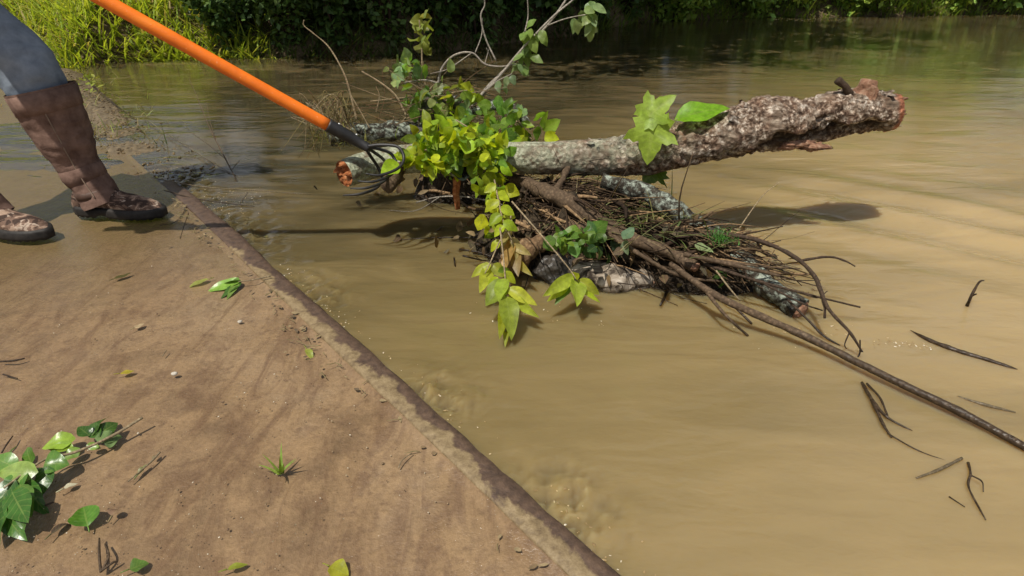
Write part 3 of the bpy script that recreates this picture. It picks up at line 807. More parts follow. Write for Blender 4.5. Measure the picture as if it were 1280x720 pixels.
mb = MB(); tube(mb, [W(626,336,.03),W(642,324,.06),W(664,311,.085),W(690,302,.09)], [.020,.034,.028,.016], 50, 34, .5, 16, disp=lambda t,a,q,r: r*.35*fbm(q, 42, 2, 4))
o = recentre(mb.build('wood_chunk', M_tan)); tag(o, 'rotten tan orange wood chunk at the left front of the pile', 'wood')
stick('half_sunk_log', 'weathered grey log lying behind the rake head with dark hollow bark', 'log',
      [D(412,173,2.22),D(450,166,2.26),D(500,164,2.3),D(560,158,2.3)], [.026,.032,.034,.03], M_lich, (), 60, 20, .35, 18, end=M_brk)
stick('stump', 'dark upright rotten stump behind the leafy vine', 'stump',
      [D(535,180,2.3),D(537,150,2.3),D(545,124,2.29)], [.055,.045,.03], M_wet, [([D(568,170,2.3),D(572,140,2.3),D(566,120,2.3)],[.035,.026,.016])], 40, 18, .55, 18)
stick('lichen_branch', 'short lichen spotted branch among the leaves above the big log', 'branch',
      [D(590,140,2.28),D(620,132,2.27),D(645,140,2.25),D(665,160,2.22)], [.012,.018,.018,.01], M_lich, (), 40, 14, .4, 30)
# matted litter core
mb = MB()
def mound(c, rx, ry, h, rot, seed, n=56):
    rows = []; cr, sr = math.cos(rot), math.sin(rot)
    for j in range(n+1):
        row = []
        for i in range(n+1):
            u = -1+2*i/n; v = -1+2*j/n; rr = math.sqrt(u*u+v*v)
            x = c.x+(u*rx*cr-v*ry*sr); y = c.y+(u*rx*sr+v*ry*cr)
            k = max(0, 1-rr**2)
            z = -.05+(h+.05)*k**.8*(1+.45*fbm((x,y,0), 9, 4, seed))+.015*fbm((x,y,0), 40, 2, seed)*(k > 0)
            g = R.uniform(.8,1.2); row.append(mb.vert((x,y,z), (g,g,g)))
        rows.append(row)
    for j in range(n):
        for i in range(n): mb.f.append((rows[j][i], rows[j][i+1], rows[j+1][i+1], rows[j+1][i]))
C1 = W(705,300,.03); C2 = W(830,325,.03); C3 = D(585,175,2.40); C3.z = 0
mound(C1, .33, .22, .185, -.25, 1); mound(C2, .30, .15, .12, -.5, 2); mound(C3, .24, .10, .16, .05, 3)
tag(mb.build('litter_heap', M_litter), 'matted dark leaf litter and silt holding the debris pile together', 'debris', kind='stuff')
# fine twigs, roots and straw in the pile: nobody could count them
tw = MB()
for i in range(1500):
    c = (C1, C1, C1, C2, C2, C3)[i%6]; rx, ry, h = ((.30,.2,.17) if c is C1 else (.30,.14,.11) if c is C2 else (.2,.08,.16))
    u = max(-1, min(1, R.gauss(0,.45))); v = max(-1, min(1, R.gauss(0,.45))); k = max(0, 1-u*u-v*v)
    rot = -.3 if c is not C3 else 0
    p = c+V((u*rx*math.cos(rot)-v*ry*math.sin(rot), u*rx*math.sin(rot)+v*ry*math.cos(rot), 0)); p.z = max(.005, h*k**.8*1.05+R.uniform(-.01,.045))
    d = V((R.gauss(.8,.5), R.gauss(-.35,.6), R.gauss(-.15,.25))).normalized(); L = R.uniform(.05,.24)
    g = R.choice([(.5,.46,.4),(.8,.76,.66),(1.3,1.25,1.1),(2.4,2.3,2.0),(.35,.3,.27),(.25,.22,.19),(.4,.36,.3)]); r_ = R.uniform(.001,.0036) if R.random() < .93 else R.uniform(.005,.010)
    m = p+d*L*.5+rdir()*L*.12; e = p+d*L; e.z = max(.0, e.z)
    tube(tw, [p, m, e], [r_, r_*.8, r_*.4], 5, 4, 0, col=g)
tag(tw.build('twig_tangle', M_stick), 'tangle of fine twigs and roots packed under the big log', 'twigs', kind='stuff')
gb = MB()
for i in range(420):
    px = R.gauss(770,45); py = 262+ (px-770)*.25 + R.gauss(0,16); p = W(px, py, .14+R.uniform(-.03,.03))
    blade(gb, p, V((R.gauss(.3,.7), R.gauss(-.2,.5), R.uniform(-.2,.7))), R.uniform(.04,.13), R.uniform(.0012,.0028), rcol(R.choice([(.12,.16,.04),(.2,.2,.07),(.3,.24,.11),(.10,.13,.04)]),.3,.1), R.uniform(.4,1.4))
tag(gb.build('trapped_grass', M_grass), 'wet grass strands trapped on top of the debris pile', 'grass', kind='stuff')
dl = MB()
for i in range(430):
    c = (C1, C1, C2, C3)[i%4]; px, py = 0, 0
    p = c+V((R.gauss(0,.17), R.gauss(0,.09), 0)); d_ = (p-c); p.z = max(.012, .15-d_.length*.35+R.uniform(-.02,.03))
    leaf(dl, p, rdir()+V((0,0,-.2)), V((R.gauss(0,.6),R.gauss(-.3,.6),1)), R.uniform(.03,.06), R.uniform(.015,.03), rcol(R.choice([(.16,.10,.05),(.10,.06,.035),(.24,.17,.09),(.07,.05,.03)]),.3,.1), R.uniform(-.9,.9), .3)
tag(dl.build('dead_leaves', M_dead), 'sodden brown dead leaves plastered over the debris pile', 'leaves', kind='stuff')

# ------------------------------------------------------------------ leafy growth on the pile
YG = (.38,.48,.02); MG = (.15,.27,.03); DG = (.05,.12,.018); PG = (.26,.36,.14)
def leafy(name, label, stems, sets, cat='leaves', smat=None, lmat=None):
    """stems: list of (pts, radii); sets: (pts px list, Y, n, spread_px, leaf_px, colour)"""
    allp = [V(p) for pts, r_ in stems for p in pts]
    root = empty(name, min(allp, key=lambda p: p.z)); tag(root, label, cat)
    sm = MB()
    for pts, r_ in stems: tube(sm, pts, r_, 8*max(2,len(pts)), 6, .15, 30)
    lm = MB()
    for (px, py, Y, n, spx, spy, lpx, col) in sets:
        for i in range(n):
            p = D(R.gauss(px, spx), R.gauss(py, spy), Y+R.gauss(0, .035)); L = pr(lpx, p)*R.uniform(.55,1.25)
            d = V((R.gauss(0,.8), R.gauss(-.25,.7), R.gauss(-.25,.7))); nn = V((R.gauss(-.2,.8), R.gauss(-.4,.7), R.uniform(.1,1.2)))
            leaf(lm, p, d, nn, L*.9, L*R.uniform(.42,.78), rcol(col, .42, .2), R.uniform(-.7,1.4), R.uniform(-.1,.5), hi=True, twist=R.gauss(0,.5))
    part(sm, 'stem', smat or M_pale, root); part(lm, 'foliage', lmat or M_leaf, root)
    return root
Y0 = 1.93
leafy('leafy_vine', 'bright yellow green vine leaves draped over the left half of the big log',
      [([D(505,200,1.95),D(540,185,1.93),D(580,178,1.93),D(612,195,1.9),D(622,235,1.86),D(628,285,1.82)], [.003]*3+[.002]),
       ([D(612,195,1.9),D(600,170,2.0),D(570,150,2.05)], [.003,.002])],
      [(520,194,1.92,16,8,9,26,YG),(518,200,1.90,6,10,5,32,YG),(545,178,1.92,36,16,10,25,YG),(578,174,1.92,38,17,11,25,YG),(608,186,1.90,30,10,13,24,YG),(590,200,1.89,12,10,6,22,YG),(548,206,1.9,14,12,7,24,YG),(618,215,1.87,16,9,10,23,YG),(615,240,1.85,14,9,9,22,YG),(622,268,1.83,13,8,10,24,YG),(565,192,1.9,20,20,8,23,MG),(600,215,1.88,8,8,8,22,MG),(560,185,1.93,30,28,13,19,MG),(590,182,1.9,22,22,14,18,(.24,.36,.03)),(535,185,1.9,16,14,10,20,(.22,.33,.03)),(628,200,1.88,10,8,8,20,MG)])
leafy('leafy_vine', 'mid green leaves crowding behind the big log beside the lichen branch',
      [([D(600,170,2.15),D(640,150,2.2),D(665,175,2.15)], [.003,.003,.002])],
      [(605,152,2.14,32,18,12,23,MG),(640,160,2.14,34,18,11,23,(.2,.33,.03)),(662,176,2.1,12,8,7,24,YG),(570,158,2.14,14,12,8,28,YG),(625,175,2.06,16,20,7,24,MG),(650,140,2.2,12,9,8,20,PG)])
leafy('leafy_shoot', 'pale green leaves topping the dark rotten stump', [([D(540,135,2.28),D(560,118,2.27),D(590,112,2.26)], [.003,.003,.002])],
      [(520,118,2.27,16,10,8,22,MG),(550,116,2.27,22,16,9,24,PG),(580,118,2.27,14,10,8,22,YG),(545,135,2.24,14,14,8,22,MG)])
leafy('leafy_shoot', 'upright shoot of olive leaves standing left of the arched twig', [([D(532,108,2.32),D(528,85,2.33),D(527,55,2.34),D(524,25,2.35)], [.003,.003,.002])],
      [(524,28,2.35,7,4,6,20,(.24,.27,.05)),(531,42,2.34,7,6,6,22,(.22,.28,.05)),(533,62,2.34,5,3,6,22,(.2,.24,.04)),(508,78,2.33,10,8,7,20,PG),(520,78,2.33,9,8,7,18,MG),(500,92,2.33,6,5,6,20,PG)])
# bare grey branches reaching up
GY = 2.34
br = empty('bare_branch', D(595,128,GY)); tag(br, 'bare pale grey forked branch rising out of the frame above the pile', 'branch')
mb = MB()
tube(mb, [D(588,135,GY),D(612,106,GY),D(645,74,GY+.02),D(682,34,GY+.03),D(706,2,GY+.04),D(722,-30,GY+.05)], [.0055,.005,.0045,.004,.003], 40, 7, .2, 40)
tube(mb, [D(592,128,GY-.02),D(622,98,GY-.02),D(652,62,GY-.01),D(690,22,GY),D(716,0,GY+.02),D(735,-18,GY+.02)], [.005,.0045,.004,.003,.002], 40, 7, .2, 40)
tube(mb, [D(620,76,GY),D(607,48,GY+.01),D(601,20,GY+.01),D(606,4,GY+.02),D(600,-25,GY)], [.003,.0028,.0025,.002], 30, 6, .2, 40)
tube(mb, [D(594,66,GY),D(602,44,GY+.02),D(603,22,GY+.02)], [.002,.002,.0015], 20, 5)
tube(mb, [D(656,40,GY),D(660,20,GY+.02),D(659,-8,GY+.02)], [.0025,.002,.002], 16, 5)
tube(mb, [D(600,125,GY-.01),D(618,104,GY-.03),D(640,92,GY-.05)], [.0025,.002,.0015], 16, 5)
tube(mb, [D(616,78,GY),D(608,60,GY-.03)], [.0015,.001], 6, 5); tube(mb, [D(606,80,GY),D(612,58,GY+.03)], [.0018,.001], 6, 5)
part(mb, 'wood', M_twig, br)
lm = MB()
def sprig(lm, cx, cy, Y, n, sx, sy, lpx, col, down=.6):
    for i in range(n):
        p = D(R.gauss(cx,sx), R.gauss(cy,sy), Y+R.gauss(0,.015)); L = pr(lpx,p)*R.uniform(.75,1.2)
        leaf(lm, p, V((R.gauss(0,.5),R.gauss(-.2,.4),R.gauss(-down,.35))), V((R.gauss(-.2,.4),R.gauss(-.7,.3),R.uniform(.3,.9))), L, L*R.uniform(.5,.72), rcol(col,.22,.1), R.uniform(0,.6), R.uniform(.1,.35), hi=True)
sprig(lm, 665, 40, GY, 10, 6, 6, 18, (.2,.3,.06)); sprig(lm, 655, 66, GY, 10, 4, 8, 17, (.16,.26,.07)); sprig(lm, 648, 84, GY, 6, 5, 4, 16, PG); sprig(lm, 632,100,GY-.04,5,5,6,16,(.16,.22,.1))
part(lm, 'foliage', M_leaf, br)
mb = MB(); tube(mb, [D(684,32,GY),D(705,24,GY-.01),D(728,19,GY-.03),D(740,18,GY-.03)], [.0025,.002,.0015], 20, 6); o = part(mb, 'side_twig', M_twig, br)
lm = MB(); sprig(lm, 737, 12, GY-.03, 8, 6, 6, 21, PG); sprig(lm, 738, 30, GY-.03, 7, 4, 6, 20, PG); sprig(lm, 718, 26, GY-.02, 3, 5, 3, 17, PG)
part(lm, 'leaf_cluster', M_leaf, br)['label'] = 'pale leaf cluster at the tip of the side twig'
stick('arched_twig', 'pale twig bent in an arch over the leafy stump', 'twig',
      [D(549,128,2.3),D(548,104,2.31),D(553,84,2.32),D(568,69,2.33),D(590,66,2.33),D(606,80,2.33),D(626,83,2.33),D(645,80,2.33)], [.004,.004,.0035,.003,.002], M_twig,
      [([D(590,66,2.33),D(560,86,2.3),D(538,92,2.3)],[.002,.0015,.001]), ([D(548,104,2.31),D(530,100,2.3),D(505,103,2.28)],[.003,.0025,.002])], 50, 7)
stick('curved_twig', 'long pale twig curving up to a curled tip left of the leafy shoot', 'twig',
      [D(446,150,2.25),D(438,118,2.27),D(430,92,2.28),D(412,60,2.3),D(392,42,2.3),D(380,32,2.3),D(380,25,2.3)], [.0035,.003,.003,.0025,.002,.0015], M_pale, [([D(438,118,2.27),D(452,142,2.24),D(462,160,2.2)],[.002,.0015])], 50, 6)
stick('curved_twig', 'straight pale twig leaning over the grey log behind the rake', 'twig',
      [D(452,89,2.3),D(475,103,2.28),D(495,120,2.26),D(508,145,2.24)], [.002,.0025,.003,.003], M_pale, [([D(470,140,2.25),D(474,120,2.26),D(470,108,2.26)],[.002,.001])], 30, 6)
# dry root tuft by the grey log
mb = MB()
for i in range(34):
    a0_ = D(R.uniform(440,640), R.uniform(120,175), 2.28+R.gauss(0,.05)); a2_ = D(R.gauss(0,1)*26+a0_.x*0+R.uniform(420,650), R.uniform(70,150), 2.3+R.gauss(0,.06))
    if (a2_-a0_).length > .30: a2_ = a0_.lerp(a2_, .3/(a2_-a0_).length)
    tube(mb, [a0_, a0_.lerp(a2_,.5)+rdir()*.025, a2_], [.0017,.0013,.0007], 10, 4, col=rcol(R.choice([(1,1,1),(.6,.5,.4),(.4,.33,.26)]),.2,.05))
for i in range(46):
    b_ = D(R.gauss(432,12), R.gauss(168,6), 2.2+R.gauss(0,.03)); t_ = D(R.gauss(410,20), R.uniform(112,150), 2.22+R.gauss(0,.06)); e_ = D(t_.x*0+R.gauss(392,22), R.uniform(140,200), 2.15+R.gauss(0,.05))
    if i%3 == 0: e_ = t_.lerp(e_, .3)
    g = rcol(R.choice([(1,1,1),(.7,.75,.5),(.6,.5,.4)]),.2,.05); tube(mb, [b_, t_, e_], [.0016,.0013,.0008], 12, 4, col=g)
for i in range(60):
    b_ = D(R.choice([455,400,432])+R.gauss(0,7), 178+R.gauss(0,5), 2.15); blade(mb, b_, V((R.gauss(0,.7),R.gauss(-.3,.4),R.uniform(.2,1))), R.uniform(.04,.09), .0016, rcol((.8,1.0,.35),.3,.1), .6)
o = recentre(mb.build('root_tuft', M_pale)); tag(o, 'dry pale roots, straw and fine bare twigs beside and behind the rake ferrule', 'roots')
# the sprig of large lobed leaves on the big log
ls = empty('leaf_sprig', D(806,180,1.93)); tag(ls, 'sprig of large lobed green leaves standing on the big log', 'leaves')
mb = MB(); tube(mb, [D(818,192,1.95),D(803,165,1.91),D(800,150,1.90),D(812,146,1.89)], [.0022,.002,.002,.0015], 20, 6); tube(mb, [D(803,160,1.91),D(812,152,1.9),D(820,160,1.885)], [.0015,.0015], 8, 5); tube(mb, [D(818,192,1.95),D(838,165,1.97),D(846,148,1.97)], [.002,.0018], 10, 5)
part(mb, 'stalk', M_pale, ls)
def bigleaf(base, tip, normal, wpx, col, shape='lobed', curl=.4, fold=.12, lab=None, mat=None):
    lm = MB(); d = tip-base; L = d.length; leaf(lm, base, d, normal, L, pr(wpx, base), col, curl, fold, shape, True)
    o = part(lm, 'leaf', mat or M_leaf, ls)
    if lab: o['label'] = lab
bigleaf(D(803,150,1.895), D(845,117,1.885), V((-.3,-.9,.6)), 48, (.32,.46,.06), 'lobed', .2, .1, 'upper pale lobed leaf')
bigleaf(D(818,146,1.885), D(808,207,1.84), V((-.3,-1,.35)), 62, (.34,.48,.06), 'lobed', .35, .15, 'pointed lobed leaf hanging down the log')
bigleaf(D(843,150,1.97), D(914,122,1.96), V((.1,-.45,.9)), 34, (.20,.42,.015), 'ovate', .5, .15, 'bright green leaf seen edge on')
bigleaf(D(822,208,1.98), D(805,228,1.93), V((0,-1,.4)), 50, (.09,.16,.015), 'lobed', .3, .1, 'shaded leaf below the log')
# hanging sprigs over the water in front
def hang(label, stem, leaves, wlt=False):
    stem = [W(*p) for p in stem]
    root = empty('hanging_sprig', min(stem, key=lambda p: p.z)); tag(root, label, 'leaves'); sm = MB(); tube(sm, stem, [.0024,.002,.0014], 24, 6); part(sm, 'stem', M_pale, root)
    lm = MB()
    for (bx,by,tx,ty,wpx,col,z) in leaves:
        b_ = W(bx,by,z); t_ = W(tx,ty,max(.008, z-.02)); leaf(lm, b_, t_-b_, V((R.gauss(-.1,.35),-.75,R.uniform(.5,.9))), (t_-b_).length*1.1, pr(wpx,b_)*.85, rcol(col,.34,.14), R.uniform(.0,.9), R.uniform(.15,.55), hi=True, twist=R.gauss(0,.35))
    part(lm, 'foliage', M_leaf, root)
Y2 = (.38,.44,.04)
hang('drooping sprig of yellow leaves touching the water at the left front of the pile', [(625,285,.19),(629,320,.15),(632,355,.10),(633,385,.06),(632,415,.03)],
     [(634,354,607,374,34,Y2,.10),(634,360,668,378,20,Y2,.10),(632,370,642,408,30,Y2,.085),(636,366,664,394,18,Y2,.08),(633,374,627,414,18,(.28,.36,.02),.07),(634,402,632,428,10,Y2,.04),(630,348,624,374,22,Y2,.11),(629,340,645,352,14,YG,.12)])
hang('small sprig of yellow leaves hanging at far left front beside the tan wood chunk', [(640,275,.2),(624,303,.15),(613,328,.11),(606,342,.09)],
     [(614,330,590,343,16,Y2,.10),(612,331,603,360,20,Y2,.09),(616,330,630,345,18,Y2,.10),(622,340,644,334,13,MG,.10),(622,346,610,362,13,YG,.08),(626,300,612,312,14,YG,.15)])
hang('sprig of yellow leaves on a long stem in front of the wet wood chunk', [(640,252,.24),(680,298,.18),(710,334,.12),(722,352,.09)],
     [(718,344,682,368,20,Y2,.10),(718,350,725,376,26,Y2,.09),(722,350,748,366,20,Y2,.09),(715,350,698,374,16,MG,.08),(728,364,750,376,8,YG,.07),(722,350,715,338,12,YG,.1),(712,354,688,374,14,YG,.08)])
hang('wilted yellow tan leaves hanging over the tan wood chunk', [(640,262,.2),(637,285,.17),(640,305,.14)],
     [(638,288,626,308,16,(.42,.33,.10),.15),(640,296,650,316,18,(.42,.32,.12),.14),(638,300,634,326,18,(.38,.26,.09),.13),(640,306,662,318,13,(.40,.30,.10),.13),(636,312,628,334,14,(.36,.24,.09),.11),(642,312,648,336,16,(.40,.29,.11),.11),(640,322,662,342,12,(.36,.33,.06),.09)])
hang('string of small yellow green leaves trailing from the vine down the front of the pile', [(618,225,.27),(624,255,.23),(630,280,.19),(640,300,.15)],
     [(620,230,606,240,14,YG,.27),(622,240,636,250,15,YG,.25),(624,250,606,262,16,YG,.24),(626,258,642,268,15,YG,.23),(627,268,612,280,18,YG,.21),(629,276,646,288,15,YG,.2),(630,282,618,294,14,YG,.19),(622,236,630,226,12,MG,.26)])
leafy('leafy_shoot', 'fresh green leaves lying in the shaded front of the pile', [([W(690,290,.12),W(720,292,.12),W(745,300,.11)],[.002,.002])],
      [(712,296,1.60,22,13,7,20,(.12,.26,.04)),(750,306,1.62,14,12,9,22,(.06,.13,.03)),(735,292,1.64,8,10,4,26,(.18,.3,.04)),(778,300,1.64,7,4,8,26,(.14,.2,.1)),(700,302,1.58,8,8,6,20,MG)], smat=M_stick)
leafy('leafy_shoot', 'dark green leaves trapped under the lichen crusted branch', [([W(890,345,.05),W(905,340,.05),W(920,345,.04)],[.002,.002])],
      [(905,344,1.66,28,14,7,22,(.04,.12,.015))], smat=M_stick)
mb = MB(); leaf(mb, W(868,306,.14), W(900,316,.13)-W(868,306,.14), V((-.2,-.2,1)), .055, .03, (.34,.44,.2), .2, .1, hi=True)
tag(recentre(mb.build('fallen_leaf', M_leaf)), 'pale green fallen leaf lying on the right of the pile', 'leaf')

# ------------------------------------------------------------------ sticks out over the water
stick('long_pole', 'long thin brown pole running from the pile out to the lower right', 'branch',
      Wp((838,330,.09),(900,372,.07),(1000,417,.035),(1100,467,.022),(1200,515,.014),(1300,569,.008)), [.0075,.0095,.0095,.0085,.0085,.0078], M_stick,
      [(Wp((880,360,.075),(905,392,.05),(935,420,.0)),[.006,.004,.003]), (Wp((895,372,.07),(912,378,.04),(940,405,.0)),[.005,.004,.003])], 110, 10, .18, 30)
stick('twiggy_branch', 'dark twiggy branch arching over the water right of the pile', 'branch',
      Wp((845,296,.14),(900,293,.15),(945,300,.155),(988,318,.15),(1018,345,.13),(1035,385,.10),(1062,415,.06),(1078,440,.02)), [.005,.006,.006,.0055,.005,.004,.0035,.002], M_twigd,
      [(Wp((1000,326,.145),(1035,321,.15),(1056,326,.14),(1069,333,.13)),[.0035,.003,.002]),(Wp((1018,345,.13),(1030,380,.10),(1031,398,.07)),[.004,.003]),(Wp((1062,415,.06),(1056,430,.03),(1058,436,.02)),[.002,.0015]),
       (Wp((1075,425,.04),(1075,440,.01),(1072,447,.0)),[.002,.0015]),(Wp((945,300,.155),(955,316,.12),(965,320,.10)),[.003,.002])], 80, 8, .3, 40)
stick('twiggy_branch', 'dark straight twig fanning out below the arching branch', 'branch',
      Wp((880,330,.1),(950,352,.09),(1010,368,.07),(1075,384,.04)), [.005,.004,.003,.002], M_twigd,
      [(Wp((950,352,.09),(1000,378,.06),(1028,388,.03)),[.003,.002]),(Wp((1000,366,.07),(1022,372,.07),(1034,364,.08)),[.002,.0015])], 40, 7, .3, 40)
stick('twiggy_branch', 'thin dark twig dipping into the water beyond the pole', 'branch',
      Wp((985,375,.05),(1010,400,.03),(1030,420,.01),(1050,432,.0)), [.0035,.003,.002], M_twigd, (), 30, 6, .3, 40)
stick('twiggy_branch', 'flat dark stick lying over the lichen crusted branch', 'branch',
      Wp((855,318,.13),(920,332,.11),(975,345,.09)), [.007,.006,.004], M_stick, [(Wp((900,326,.12),(950,333,.11),(1000,336,.1)),[.003,.002])], 40, 8, .3, 30)
stick('thin_twig', 'thin yellow twig standing up beyond the lichen crusted branch', 'twig', Wp((918,295,.10),(938,265,.14),(955,243,.17),(974,228,.2)), [.002,.0018,.0012], M_pale, (), 24, 5, .2, 40)
stick('thin_twig', 'pale straw leaning on the front of the lichen crusted branch', 'twig', Wp((895,338,.11),(910,358,.08),(925,376,.05)), [.0025,.002], M_pale, (), 12, 5)
stick('floating_stick', 'upright dark stick poking out of the water at right', 'stick', Wp((1206,390,-.03),(1213,372,.03),(1224,352,.075),(1231,349,.085)), [.0045,.004,.003,.0015], M_twigd, [(Wp((1216,368,.04),(1221,366,.05)),[.003,.002])], 24, 8, .3, 40)
stick('floating_stick', 'pale weathered stick floating at the right edge', 'stick', Wp((1138,412,.002),(1165,425,.006),(1200,438,.006),(1240,450,.006),(1272,461,.002)), [.002,.005,.006,.005,.003], M_stick, (), 40, 10, .4, 30)
stick('floating_stick', 'slim tan stick floating below the pale weathered stick', 'stick', Wp((1198,494,.002),(1230,504,.004),(1270,514,.002)), [.002,.0035,.002], M_pale, (), 20, 6, .3, 40)
stick('floating_stick', 'forked dark stick floating beside the lower bend of the pole', 'stick', Wp((1078,477,.004),(1092,500,.012),(1110,520,.008),(1141,537,.002)), [.0036,.0038,.003,.0015], M_stick,
      [(Wp((1090,498,.01),(1104,528,.008),(1115,545,.004)),[.004,.002]),(Wp((1084,478,.01),(1100,495,.01),(1110,518,.008)),[.003,.002]),(Wp((1110,540,.004),(1150,562,.003),(1200,580,.0)),[.0018,.001])], 30, 7, .3, 40)
stick('floating_stick', 'short tan stick floating below the forked dark stick', 'stick', Wp((1146,596,.002),(1175,585,.005),(1203,571,.004)), [.002,.0035,.003], M_pale, (), 16, 6, .3, 40)
stick('floating_stick', 'small dark y shaped twig floating at lower right', 'stick', Wp((1211,577,.003),(1214,590,.01),(1212,608,.008),(1233,648,.002)), [.0026,.0025,.002,.0014], M_stick, [(Wp((1214,592,.01),(1228,600,.012),(1230,613,.004)),[.0018,.001])], 24, 6, .3, 40)
stick('floating_stick', 'tiny dark splinter floating left of the y shaped twig', 'stick', Wp((1187,619,.002),(1207,632,.002)), [.0016,.0012], M_twigd, (), 8, 5)
stick('floating_stick', 'grey bare twig floating in front of the torn orange bark', 'stick', Wp((520,252,.03),(550,245,.045),(590,246,.05),(640,258,.04)), [.002,.003,.003,.003], M_twig, [(Wp((550,245,.045),(520,262,.02),(487,262,.005)),[.002,.0012])], 24, 6, .3, 40)
stick('floating_stick', 'thin dark twig running from the water to the tan wood chunk', 'stick', Wp((485,300,.0),(540,296,.012),(600,296,.025),(650,298,.05)), [.0012,.0018,.0025], M_twigd, [(Wp((600,296,.025),(592,288,.03)),[.0012,.001])], 20, 5, .3, 40)
# twigs in the shallows on the left
stick('shallow_twig', 'thin green weed stem lying in the water near the grassy bank', 'twig', Wp((102,92,.1),(125,115,.05),(150,135,.02),(170,150,.0)), [.004,.0035,.002], M_twigd, (), 24, 5)
stick('shallow_twig', 'upright dead twig with side shoots standing in the shallows', 'twig', Wp((297,228,.0),(280,195,.05),(262,160,.11),(248,125,.16),(236,98,.2)), [.003,.0028,.002,.0012], M_stick,
      [(Wp((283,200,.05),(262,182,.08),(238,165,.1)),[.0018,.001]),(Wp((270,176,.08),(262,150,.12),(258,128,.15)),[.0018,.001]),(Wp((290,212,.03),(300,200,.05)),[.0015,.001])], 30, 6, .3, 40)
stick('shallow_twig', 'pale straw lying across the shallows behind the dead twig', 'twig', Wp((180,148,.01),(225,178,.015),(268,205,.01),(300,222,.0)), [.0022,.002,.0015], M_pale, [(Wp((225,178,.015),(270,196,.02)),[.0015,.001])], 24, 5)
stick('shallow_twig', 'long pale twig lying across the kerb end toward the rake', 'twig', Wp((190,222,.02),(250,233,.018),(320,238,.012),(388,243,.004)), [.0018,.0022,.0018,.001], M_pale, (), 24, 5)
stick('shallow_twig', 'dark twig lying over the kerb end next to the boot', 'twig', Wp((205,238,.04),(250,249,.022),(318,258,.005)), [.002,.0025,.0015], M_stick, [(Wp((240,247,.025),(222,275,.022),(200,282,.02)),[.0018,.001]),(Wp((245,248,.024),(235,268,.02),(225,298,.02)),[.0018,.001]),(Wp((300,256,.01),(310,240,.03)),[.0012,.001])], 24, 5)
mb = MB()
for i in range(24):
    p = W(R.gauss(112,6), R.gauss(103,6), .07); leaf(mb, p, V((R.gauss(0,.7),R.gauss(-.3,.5),R.uniform(-.2,.8))), V((0,-.5,1)), R.uniform(.03,.06), .018, rcol((.3,.36,.05),.25,.1), .4, .2)
yw = empty('yellow_weed', W(112,112,.03)); tag(yw, 'yellow green weed sprout at the water edge by the grassy bank', 'weed')
part(mb, 'foliage', M_leaf, yw); mb = MB(); tube(mb, [W(112,114,.02), W(111,106,.05), W(113,98,.09)], [.002,.0018,.001], 10, 5); part(mb, 'stem', M_pale, yw)

# ------------------------------------------------------------------ leaves and scraps on the causeway
dz = .026
def lone(label, px0, py0, px1, py1, wpx, col, z=dz, shape='ovate', curl=.4, fold=.3, mat=None, cat='leaf', tilt=(0,0,1), name='fallen_leaf', lift=.0):
    mb = MB(); a = W(px0,py0,z+.003); b_ = W(px1,py1,z+.003+lift); leaf(mb, a, b_-a, V(tilt), (b_-a).length, pr(wpx,a), col, curl, fold, shape, True)
    d = (b_-a).normalized(); tube(mb, [a-d*.012+V((0,0,.002)), a+V((0,0,.001))], [.0009,.0012], 3, 5, col=col)
    o = recentre(mb.build(name, mat or M_leaf)); return tag(o, label, cat)
lone('pointed yellow leaf lying left of the green leaf sprig near the boots', 262,349,231,357,10,(.38,.42,.10))
lone('small yellow leaf lying flat in the middle of the causeway', 150,467,168,463,9,(.48,.42,.05), fold=.1, curl=.1)
lone('small curled yellow leaf beside the kerb', 383,436,391,445,9,(.36,.42,.08), curl=.9)
lone('upright green leaf with dark shadow at lower left of the causeway', 110,658,102,628,34,(.08,.2,.02), fold=.5, curl=.6, lift=.02, mat=M_leafd)
lone('green leaf at the bottom edge of the causeway left of centre', 162,712,186,701,22,(.09,.17,.03), mat=M_leafd)
lone('bright yellow leaf at the bottom edge near the kerb', 412,708,436,716,26,(.4,.42,.04))
lone('narrow yellow green leaf at the bottom edge beside the bright yellow leaf', 284,712,310,702,10,(.32,.38,.05))
lone('dull green leaf pressed into the silt near the boots', 142,349,165,340,8,(.12,.11,.04), fold=.02, curl=.05)
lone('pale tan leaf pressed flat in the middle of the causeway', 168,410,180,404,9,(.38,.28,.16), fold=.02, curl=.05, mat=M_dead)
lone('curled dark dead leaf left of the upright green leaf', 64,668,90,642,10,(.07,.045,.03), curl=.9, fold=.5, mat=M_dead)
lone('crumpled brown dead leaf right of the upright green leaf', 140,645,148,630,14,(.22,.13,.08), curl=1.4, fold=.7, mat=M_dead, lift=.008)
lone('pale torn leaf scrap between the leafy branch and the upright green leaf', 80,611,97,601,9,(.5,.46,.32), curl=.5, fold=.3, mat=M_dead)
